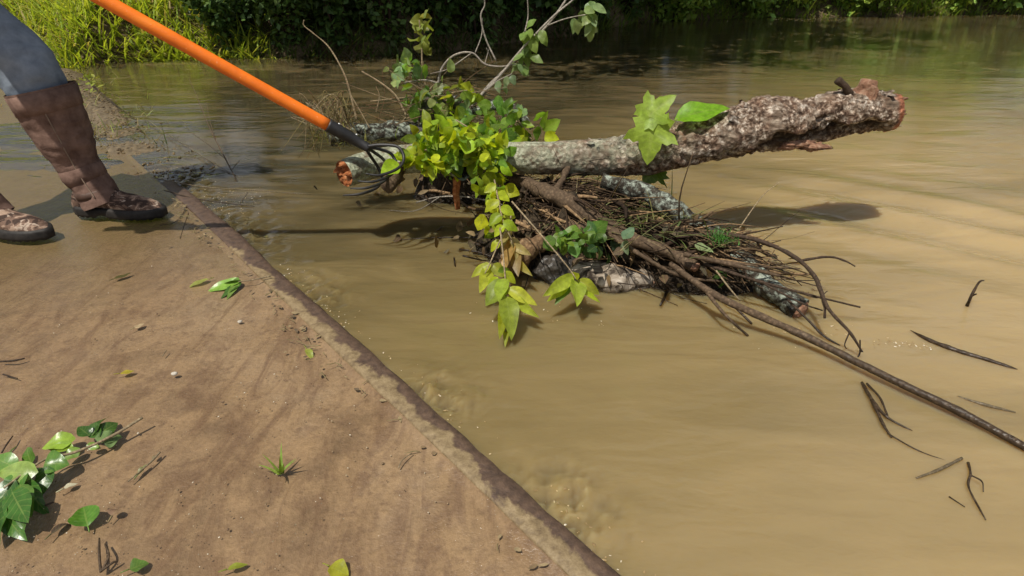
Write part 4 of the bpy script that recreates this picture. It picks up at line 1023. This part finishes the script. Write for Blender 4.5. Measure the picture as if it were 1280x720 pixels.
# sprig by the kerb
def ground_sprig(name, label, stem, leaves, cat='leaves', col=MG, mat=None, smat=None, r=.002):
    root = empty(name, stem[0]); tag(root, label, cat); sm = MB(); tube(sm, stem, [r, r*.9, r*.6], 24, 7, .2, 40); part(sm, 'stem', smat or M_pale, root)
    lm = MB()
    for (bx,by,tx,ty,wpx,c,z0,z1) in leaves:
        k_ = .62; a = W(bx,by,dz+(z0-dz)*k_); b_ = W(tx,ty,dz+(z1-dz)*k_); leaf(lm, a, b_-a, V((R.gauss(-.1,.35),R.gauss(-.35,.25),1)), (b_-a).length*1.06, pr(wpx,a), rcol(c,.15,.08), R.uniform(.1,.6), R.uniform(.1,.35), hi=True)
    part(lm, 'foliage', mat or M_leafd, root); return root
ground_sprig('leaf_sprig', 'small sprig of green leaves lying on the causeway beside the kerb', [W(338,345,dz+.012),W(315,350,dz+.012),W(298,352,dz+.012)],
   [(302,351,258,360,17,(.20,.36,.05),.04,.035),(302,352,276,369,11,(.05,.13,.02),.036,.03),(300,350,270,349,12,(.10,.2,.03),.05,.045),(298,353,284,370,8,(.2,.3,.06),.036,.03)])
ground_sprig('leafy_branch', 'fresh broken branch of glossy green leaves at the lower left edge', [W(178,522,.05),W(140,545,.045),W(95,565,.05),W(55,575,.055),W(5,610,.06)],
   [(128,550,148,548,22,(.17,.27,.10),.055,.04),(118,548,152,543,18,(.16,.26,.10),.06,.05),(115,545,128,515,24,(.045,.11,.02),.06,.08),(120,545,146,527,22,(.05,.12,.02),.06,.07),(112,545,98,532,18,(.05,.12,.02),.06,.08),
    (95,548,53,558,26,(.28,.40,.04),.055,.06),(92,558,60,560,16,(.2,.3,.03),.05,.05),(108,556,125,560,10,(.2,.3,.05),.05,.04),(55,580,82,578,30,(.10,.20,.03),.07,.075),(40,580,28,560,24,(.07,.16,.025),.07,.10),(48,590,-5,590,28,(.25,.36,.08),.08,.09),
    (60,582,50,615,22,(.05,.13,.02),.07,.04),(35,590,0,620,30,(.08,.19,.03),.08,.06),(20,600,-15,640,30,(.05,.13,.02),.08,.05),(15,615,32,650,34,(.06,.15,.02),.09,.08),(5,620,8,665,30,(.045,.12,.02),.08,.05),(25,605,36,640,22,(.10,.2,.03),.08,.06),(-5,600,-40,600,30,(.1,.2,.03),.08,.07),(10,630,-10,680,26,(.05,.13,.02),.07,.04),(20,585,-10,570,26,(.12,.22,.04),.08,.10),(45,595,70,585,20,(.06,.15,.02),.05,.04),(30,600,48,640,24,(.05,.13,.02),.06,.04),(12,625,44,622,22,(.07,.17,.03),.07,.06),(5,640,22,672,22,(.05,.14,.02),.06,.05),(-8,590,18,556,24,(.09,.2,.03),.07,.08),(100,560,80,574,16,(.16,.28,.04),.05,.04),(125,546,108,528,18,(.05,.12,.02),.06,.07),(30,640,25,660,16,(.07,.16,.03),.07,.06)], col=DG, r=.0028)
ground_sprig('leaf_sprig', 'thin seed sprig lying flat right of the leafy branch', [W(200,565,dz+.005),W(188,578,dz+.004),W(160,602,dz+.003)],
   [(184,580,166,598,6,(.22,.26,.10),.03,.029),(180,584,172,590,6,(.2,.22,.1),.03,.029),(190,574,198,566,5,(.25,.22,.14),.03,.029)])
gb = MB()
for i in range(9):
    blade(gb, W(350+R.gauss(0,2), 592, dz), V((R.gauss(0,.7), R.gauss(0,.4), 1)), R.uniform(.03,.06), .0035, rcol((.24,.36,.06),.2,.08), .7)
tag(recentre(gb.build('grass_sprout', M_grass)), 'tiny green grass sprout on the causeway near the kerb', 'grass')
def scrap(label, pts, r, mat, branches=(), name='small_twig'):
    return stick(name, label, 'twig', Wp(*pts), r, mat, branches, 12, 6, .3, 40)
scrap('short dark twig at the left edge above the middle', [(0,452,.03),(16,451,.032),(31,448,.03)], [.002,.0022,.0015], M_twigd)
scrap('thin dark twig leaning at the left edge above the leafy branch', [(2,566,.03),(8,556,.035),(16,545,.032)], [.0016,.0016,.001], M_twigd)
scrap('bundle of dark twigs at the lower left bottom edge', [(126,715,.03),(124,694,.034),(124,673,.03)], [.0022,.0022,.0015], M_stick, [(Wp((128,712,.03),(136,695,.034),(131,680,.03)),[.0022,.0015]),(Wp((126,714,.03),(140,704,.032),(147,701,.03)),[.002,.0015])])
scrap('tiny pale twig near the middle of the causeway', [(203,445,.028),(208,438,.03)], [.0012,.001], M_pale)
scrap('tiny dark chip above the short dark twig', [(4,468,.028),(22,473,.028)], [.002,.0012], M_twigd)
scrap('thin curved tan twig lying near the grass sprout', [(498,585,.03),(503,575,.034),(515,566,.03)], [.0012,.001], M_pale)
scrap('small brown splinter below the leafy branch', [(56,632,.03),(68,627,.03)], [.0016,.0012], M_stick)
mb = MB(); blob(mb, W(218,467,dz+.003), (.007,.005,.004), .3, 10)
tag(recentre(mb.build('pebble', M_stone)), 'white pebble on the causeway left of the kerb', 'pebble')
mb = MB(); blob(mb, W(300,402,dz), (.006,.005,.004), .3, 10)
# grit scattered over the silt
for i in range(750):
    px = R.uniform(-60,560); py = R.uniform(320,760); p = W(px,py,dz-.001)
    if EN.dot(p-E0) > -.09: continue
    if noise.noise(V((p.x*3,p.y*3,1))) < -.1: continue
    s = R.uniform(.0006,.0016)*(1 if R.random() < .95 else 1.8); g = R.choice([(.25,.17,.12),(.35,.26,.17),(.7,.6,.45),(1,.95,.85),(.5,.38,.25)])
    blob(mb, p, (s*R.uniform(.8,1.6), s, s*.6), .3, 10, g, 6, 4, off=i, rot=R.uniform(0,3))
tag(mb.build('grit', M_stone), 'fine grit and crumbs scattered over the silty causeway', 'grit', kind='stuff')
# foam flecks and scum along kerb and pile, plus flecks for a glint
mb = MB()
for i in range(700):
    k = R.random()
    if k < .62:
        s = R.choice([R.gauss(2.05,.18), R.gauss(1.1,.14), R.gauss(.55,.10), R.gauss(.05,.08), R.gauss(2.45,.1), R.gauss(3.3,.4)]); p = E0+ED*s+EN*abs(R.gauss(.015,.035))
    elif k < .72: p = W(R.gauss(1010,45), R.gauss(420,10), 0)
    elif k < .80: u_ = R.gauss(0,1); p = W(1125+u_*26, 430+u_*3+R.gauss(0,2.5), 0)
    elif k < .83: p = W(R.gauss(690,60), R.gauss(385,10), 0)
    else: p = W(R.gauss(285,26), R.gauss(250,10), 0)  # this cluster paints a white glint on the water with pale flecks
    p.z = wave(p.x, p.y)+.0004; s = R.uniform(.0006,.0019)
    g = R.choice([(1,1,1),(.8,.7,.5),(.55,.42,.26),(.4,.3,.18),(.4,.3,.18)])
    blob(mb, p, (s*R.uniform(1,2.6), s, s*.35), .4, 10, g, 7, 4, off=i, rot=R.uniform(0,3))
tag(mb.build('foam', M_foam), 'flecks of foam and scum along the kerb and pile, some standing in for a glint', 'foam', kind='stuff')

# scraps washed up against the kerb
mb = MB()
for i in range(150):
    a_ = R.choice([R.uniform(-.2,2.2), R.gauss(1.9,.2), R.gauss(.9,.15)]); p = E0+ED*a_+EN*(-.07-abs(R.gauss(0,.03))); p.z = dz+.001
    if R.random() < .6:
        d = V((R.gauss(0,1),R.gauss(0,1),R.uniform(0,.15))).normalized(); L = R.uniform(.008,.035); g = R.choice([(.16,.10,.06),(.10,.065,.04),(.3,.22,.13)]); tube(mb, [p, p+d*L*.5+V((R.gauss(0,.002),R.gauss(0,.002),.001)), p+d*L], [.0009,.0009,.0005], 4, 4, col=g)
    else: leaf(mb, p, V((R.gauss(0,1),R.gauss(0,1),.05)), V((0,0,1)), R.uniform(.008,.022), R.uniform(.005,.011), R.choice([(.2,.13,.07),(.3,.22,.12),(.12,.08,.05)]), R.uniform(-.3,.6), .2)
tag(mb.build('kerb_litter', M_dead), 'small leaf crumbs and twig scraps washed up along the kerb', 'litter', kind='stuff')
# ------------------------------------------------------------------ rake
HS = D(462,186,1.905)                                      # socket end
HF = D(411,157,1.885); HT = D(125,-2,1.72)
hd = (HS-HT).normalized(); Hend = HF-hd*1.52
rk = empty('rake', HS); tag(rk, 'orange handled cultivator rake hooked over the left end of the big log', 'rake')
mb = MB(); tube(mb, [Hend, HF], [.0178,.0178], 60, 20); part(mb, 'handle', M_orange, rk)
mb = MB(); tube(mb, [Hend-hd*.012, Hend+hd*.11], [.0192,.0192], 8, 20); o = part(mb, 'grip', M_black, rk)
mb = MB(); L_ = (HS-HF).length; tube(mb, [HF-hd*.004, HF+hd*L_*.25, HF+hd*L_*.7, HS], [.0195,.019,.0155,.013], 20, 20); so = part(mb, 'socket', M_black, rk)
up = V((.15,.75,.5)); up = (up-hd*up.dot(hd)).normalized(); lat = hd.cross(up)
for t in (.18, .62):
    mb = MB(); p = HF+hd*L_*t; q = p+(lat*.6+up*.8).normalized()*(.0185 if t < .5 else .0165); blob(mb, q, (.004,.004,.004), 0, nu=10, nv=6); part(mb, 'rivet', M_steel, so)
for k in range(4):
    u = (k-1.5)/1.5; o_ = u*.068
    pts = [HS-hd*.01+lat*u*.006, HS+hd*.02+lat*o_*.55+up*.006, HS+hd*.060+lat*o_+up*.006, HS+hd*.086+lat*o_*1.05-up*.022, HS+hd*.078+lat*o_*1.05-up*.065, HS+hd*.035+lat*o_*1.0-up*.115, HS+hd*.0+lat*o_*1.15-up*.112+V((-.02,0,-.02))]
    mb = MB(); tube(mb, pts, [.0052,.0052,.005,.0048,.0046,.0042,.002], 44, 8); part(mb, 'tine', M_black, rk)

# ------------------------------------------------------------------ person
def skin_mesh(name, verts, edges, radii, mat, parent, sub=2, amp=0.0, fs=8, off=0.0):
    me = bpy.data.meshes.new(name+'_cage'); me.from_pydata([tuple(v) for v in verts], edges, [])
    o = bpy.data.objects.new(name, me); COL.objects.link(o)
    sk = o.modifiers.new('skin', 'SKIN'); sk.use_smooth_shade = True
    for i, r_ in enumerate(radii):
        sv = me.skin_vertices[0].data[i]; sv.radius = (r_, r_) if not isinstance(r_, tuple) else r_
        sv.use_root = (i == 0)
    ss = o.modifiers.new('sub', 'SUBSURF'); ss.levels = sub; ss.render_levels = sub
    dg = bpy.context.evaluated_depsgraph_get(); dg.update(); ev = o.evaluated_get(dg); m2 = bpy.data.meshes.new_from_object(ev)
    o.modifiers.clear(); o.data = m2; bpy.data.meshes.remove(me); m2.name = name
    m2.materials.clear(); m2.materials.append(mat)
    ca = m2.color_attributes.new('Col', 'FLOAT_COLOR', 'POINT'); ca.data.foreach_set('color', [1.0]*(4*len(m2.vertices)))
    m2.polygons.foreach_set('use_smooth', [True]*len(m2.polygons))
    if amp:
        for v in m2.vertices: v.co += v.normal*amp*fbm(v.co, fs, 3, off)
    loc = parent.matrix_basis.translation.copy(); m2.transform(Matrix.Translation(-loc)); o.parent = parent
    return o
heelR = W(98,266,.028); toeR = W(206,270,.028)
toeL = W(64,297,.028); dR = (toeR-heelR); dR.z = 0; LF = dR.length; dR.normalize()
dL = V((dR.x, dR.y-.12, 0)).normalized(); heelL = toeL-dL*LF
ankR = heelR+dR*.075+V((0,0,.10)); ankL = heelL+dL*.075+V((0,0,.10))
kneeR = D(42,92,ankR.y+.0); kneeL = ankL+V((-.13,.0,.36))
hip = V((kneeR.x-.34, (ankR.y+ankL.y)/2+.02, kneeR.z+.36))
person = empty('person', (hip.x+.2, hip.y, .02)); tag(person, 'person in grey blue trousers and tall brown gaiters standing on the causeway, pulling the rake', 'person')
hR = hip+V((0,-.09,0)); hL = hip+V((0,.09,0))
if abs(hR.y-kneeR.y) > abs(hL.y-kneeR.y): hR, hL = hL, hR
che = hip+V((.05,0,.32)); neck = hip+V((.13,0,.55)); hdb = neck+V((.03,0,.09)); hdt = neck+V((.075,0,.23))
sA = neck+V((-.02,-.19,-.06)); sB = neck+V((-.02,.19,-.06))
gA = Hend+hd*.52; gB = Hend+hd*.20
if (gA-sA).length > .60: gA = Hend+hd*.42
eA = sA.lerp(gA,.5)+V((-.05,-.10,-.10)); eB = sB.lerp(gB,.5)+V((-.06,.10,-.10))
wA = gA+(eA-gA).normalized()*.075+V((0,0,.02)); wB = gB+(eB-gB).normalized()*.075+V((0,0,.02))
bv = [hip, hip+V((.02,0,.15)), che, neck, hdb, neck+V((.055,0,.16)), hdt, sA, eA, wA, sB, eB, wB, hR, kneeR, ankR, ankR+dR*.09-V((0,0,.065)), hL, kneeL, ankL, ankL+dL*.09-V((0,0,.065))]
be = [(0,1),(1,2),(2,3),(3,4),(4,5),(5,6),(2,7),(7,8),(8,9),(2,10),(10,11),(11,12),(0,13),(13,14),(14,15),(15,16),(0,17),(17,18),(18,19),(19,20)]
brd = [.12,.115,.13,.058,.065,.085,.06,.06,.042,.028,.06,.042,.028,.088,.052,.030,.024,.088,.052,.030,.024]
# palms and fingers closing round the handle
def add_hand(wi, g, e):
    pd = (g-bv[wi]).normalized(); ax = hd; side = ax.cross(pd).normalized(); pal = pd.cross(ax).normalized()
    palm = g+pal*.026*0+V((0,0,.024)); bv.append(palm); be.append((wi, len(bv)-1)); brd.append(.026); pi_ = len(bv)-1
    for k in range(4):
        o_ = ax*(-.030+.020*k); Lk = (.9,1.0,.95,.75)[k]
        around = [(.030,.020),(.036,-.012),(.010,-.034),(-.018,-.026)]
        prev = pi_
        for (a_, c_) in around:
            bv.append(g+o_+pd*a_*Lk+V((0,0,1))*c_*Lk); be.append((prev, len(bv)-1)); brd.append(.0088); prev = len(bv)-1
    prev = pi_
    for (a_, c_, b_) in [(-.022,.012,.03),(-.032,-.012,.04),(-.015,-.03,.045)]:
        bv.append(g+pd*a_+V((0,0,c_))+ax*b_*e); be.append((prev, len(bv)-1)); brd.append(.0105); prev = len(bv)-1
add_hand(9, gA, 1); add_hand(12, gB, 1)
body = skin_mesh('body', bv, be, brd, M_skin, person, 2)
# face
fd = V((.86,0,-.5)).normalized(); hc = neck+V((.06,0,.15))
def fpart(name, mat, off, rad, par=person):
    mb = MB(); sd = V((0,1,0)); fu = V((.5,0,.86)); c = hc+fd*off[0]+sd*off[1]+fu*off[2]; blob(mb, c, rad, .05, nu=14, nv=10); return part(mb, name, mat, par)
fpart('nose', M_skin, (.098,0,-.012), (.018,.014,.018)); 
for sgn in (-1,1):
    eo = fpart('eye', M_eye, (.078,.032*sgn,.018), (.012,.012,.010)); fpart('ear', M_skin, (0,.086*sgn,0), (.018,.010,.03))
    fpart('eyebrow', M_hair, (.085,.032*sgn,.04), (.008,.02,.005)); fpart('iris', M_iris, (.088,.032*sgn,.017), (.004,.005,.005))
fpart('mouth', M_brkp, (.088,0,-.055), (.010,.024,.006)); fpart('hair', M_hair, (-.022,0,.035), (.093,.088,.09))
# cap: dome and brim
mb = MB(); blob(mb, hc+V((.0,0,.07)), (.102,.095,.075), .03, nu=24, nv=14); tube(mb, [hc+V((.07,0,.055)), hc+V((.13,0,.045)), hc+V((.17,0,.03))], [.05,.055,.02], 8, 14); 
for i in range(len(mb.v)):
    if mb.u[i][2] > 0: mb.v[i] = (mb.v[i][0], mb.v[i][1], hc.z+.05-(mb.v[i][0]-hc.x-.07)*.3+(mb.v[i][2]-hc.z-.05)*.1)
part(mb, 'cap', M_camo, person)
# shirt
sv = [hip+V((0,0,.02)), hip+V((.02,0,.15)), che, neck+V((-.01,0,-.05)), sA, eA, eA.lerp(wA,.75), sB, eB, eB.lerp(wB,.75)]
skin_mesh('shirt', sv, [(0,1),(1,2),(2,3),(2,4),(4,5),(5,6),(2,7),(7,8),(8,9)], [.145,.14,.155,.075,.078,.058,.048,.078,.058,.048], M_shirt, person, 3, .012, 9)
# trousers: loose cloth with folds, tucked over the gaiters
def mid(a, b, t): return a.lerp(b, t)
def hem(k, a): return k+(a-k).normalized()*.10
tv = [hip, hR, mid(hR,kneeR,.5), kneeR, hem(kneeR,ankR), hL, mid(hL,kneeL,.5), kneeL, hem(kneeL,ankL)]
tro = skin_mesh('trousers', tv, [(0,1),(1,2),(2,3),(3,4),(0,5),(5,6),(6,7),(7,8)], [.15,.125,.112,.100,.097,.125,.112,.100,.097], M_denim, person, 4, .013, 9, 2)
bm = bmesh.new(); bm.from_mesh(tro.data)
for k_, a_ in ((kneeR, ankR), (kneeL, ankL)):
    ax_ = (a_-k_).normalized(); loc_ = person.matrix_basis.translation; pc = k_+ax_*.055-loc_
    fs = [f for f in bm.faces if (f.calc_center_median()-pc).length < .24]
    ge = list({e for f in fs for e in f.edges})+list({v for f in fs for v in f.verts})+fs
    bmesh.ops.bisect_plane(bm, geom=ge, plane_co=pc, plane_no=ax_, clear_outer=True)
bm.to_mesh(tro.data); bm.free()
# boots
def boot(heel, d, ank, knee, nm):
    root = empty(nm, (heel-V(person.location))); root.parent = person
    side = V((-d.y, d.x, 0)); U = V((0,0,1)); L = LF
    # foot
    mb = MB(); n = 40; seg = 28; rows = []
    for i in range(n+1):
        t = i/n; wv = lerpl([.022,.034,.037,.036,.037,.043,.047,.048,.045,.036,.012], t)
        top = lerpl([.07,.118,.128,.122,.105,.088,.077,.070,.064,.054,.030], t); row = []
        for k in range(seg):
            a = 2*math.pi*k/seg; cx = math.cos(a); sy = math.sin(a)
            cx = math.copysign(abs(cx)**.8, cx); sy = math.copysign(abs(sy)**.85, sy)
            zz = .014+(top-.014)*(sy*.5+.5); ww = wv*(1-.28*max(0, sy))
            p = heel+d*(t*L*.985+.004)+side*(cx*ww)+U*zz; p += U*.0035*fbm(p, 28, 2)+side*.002*fbm(p, 30, 2, 4)
            row.append(mb.vert(p))
        rows.append(row)
    for i in range(n):
        for k in range(seg): mb.f.append((rows[i][k], rows[i+1][k], rows[i+1][(k+1)%seg], rows[i][(k+1)%seg]))
    mb.f.append(tuple(rows[0])); mb.f.append(tuple(reversed(rows[-1])))
    part(mb, 'upper', M_camo, root)
    # sole with welt and low heel
    mb = MB(); rows = []
    for i in range(49):
        t = i/48; wv = lerpl([.010,.038,.043,.042,.042,.048,.053,.055,.052,.042,.012], t); x = -.007+t*(L+.014); bz = (0 if t < .33 or t > .42 else .008)+(.004 if i%3 == 0 else 0)
        prof = [(-1, bz), (-1.03, .010), (-1.02, .026), (-.93, .034), (.93, .034), (1.02, .026), (1.03, .010), (1, bz)]
        rows.append([mb.vert(heel+d*x+side*(wv*q)+U*zz) for q, zz in prof])
    for i in range(48):
        for k in range(8): mb.f.append((rows[i][k], rows[i+1][k], rows[i+1][(k+1)%8], rows[i][(k+1)%8]))
    mb.f.append(tuple(rows[0])); mb.f.append(tuple(reversed(rows[-1])))
    part(mb, 'sole', M_sole, root)
    # gaiter shaft
    axis_ = (knee-ank).normalized(); topc = ank+axis_*((knee-ank).length-.045); a0 = ank-axis_*.058+d*.022
    def gd(t, a, q, r): return r*(.08*fbm(q, 8, 3, 2)+.08*(1-t)*fbm(q*1.0, 22, 2, 5)+.022*(1-t*.7)*math.sin(t*30+9*fbm(q, 8, 2, 8))+.03*fbm(V((q.x*.6,q.y*.6,q.z*1.6)), 30, 2, 3))
    mb = MB(); P, rr = tube(mb, [a0, ank.lerp(topc,.2), ank.lerp(topc,.55), topc], [.068,.064,.066,.084,.096,.102], 60, 40, disp=gd, caps=False)
    part(mb, 'gaiter', M_gait, root)
    # piping along the camera side, top band and ankle straps
    best = min(range(40), key=lambda k: (V(mb.v[rr[30][k]])-P[30]).normalized().dot(V((.45,-.9,0)))*-1)
    pp = MB(); tube(pp, [V(mb.v[rr[i][best]])+V((0,-.0005,0)) for i in range(4, 60, 5)], [.0022,.0022], 40, 6); part(pp, 'piping', M_pipe, root)
    for (i0, w, nm2, mm_) in ((55,4,'band',M_gait),(17,4,'flap',M_gait),(7,2,'strap',M_strap)):
        sb = MB(); R0 = []
        tilt = .0
        for dlt, k_ in ((-w,1.005),(-w*.98,1.028),(0,1.034),(w*.98,1.028),(w,1.005)):
            row = []
            for k in range(40):
                ii = i0+dlt; c = lerpl(P, max(0,ii)/60); v0 = V(mb.v[rr[max(0,min(60,int(round(ii))))][k]]); cc = P[max(0,min(60,int(round(ii))))]
                q = c+(v0-cc)*k_
                if nm2 == 'strap': q += U*(-.016*math.cos(2*math.pi*(k-best)/40-.9))
                row.append(sb.vert(q))
            R0.append(row)
        for i in range(4):
            for k in range(40): sb.f.append((R0[i][k], R0[i][(k+1)%40], R0[i+1][(k+1)%40], R0[i+1][k]))
        part(sb, nm2, mm_, root)
boot(heelR, dR, ankR, kneeR, 'boot'); boot(heelL, dL, ankL, kneeL, 'boot')
bpy.context.view_layer.update()
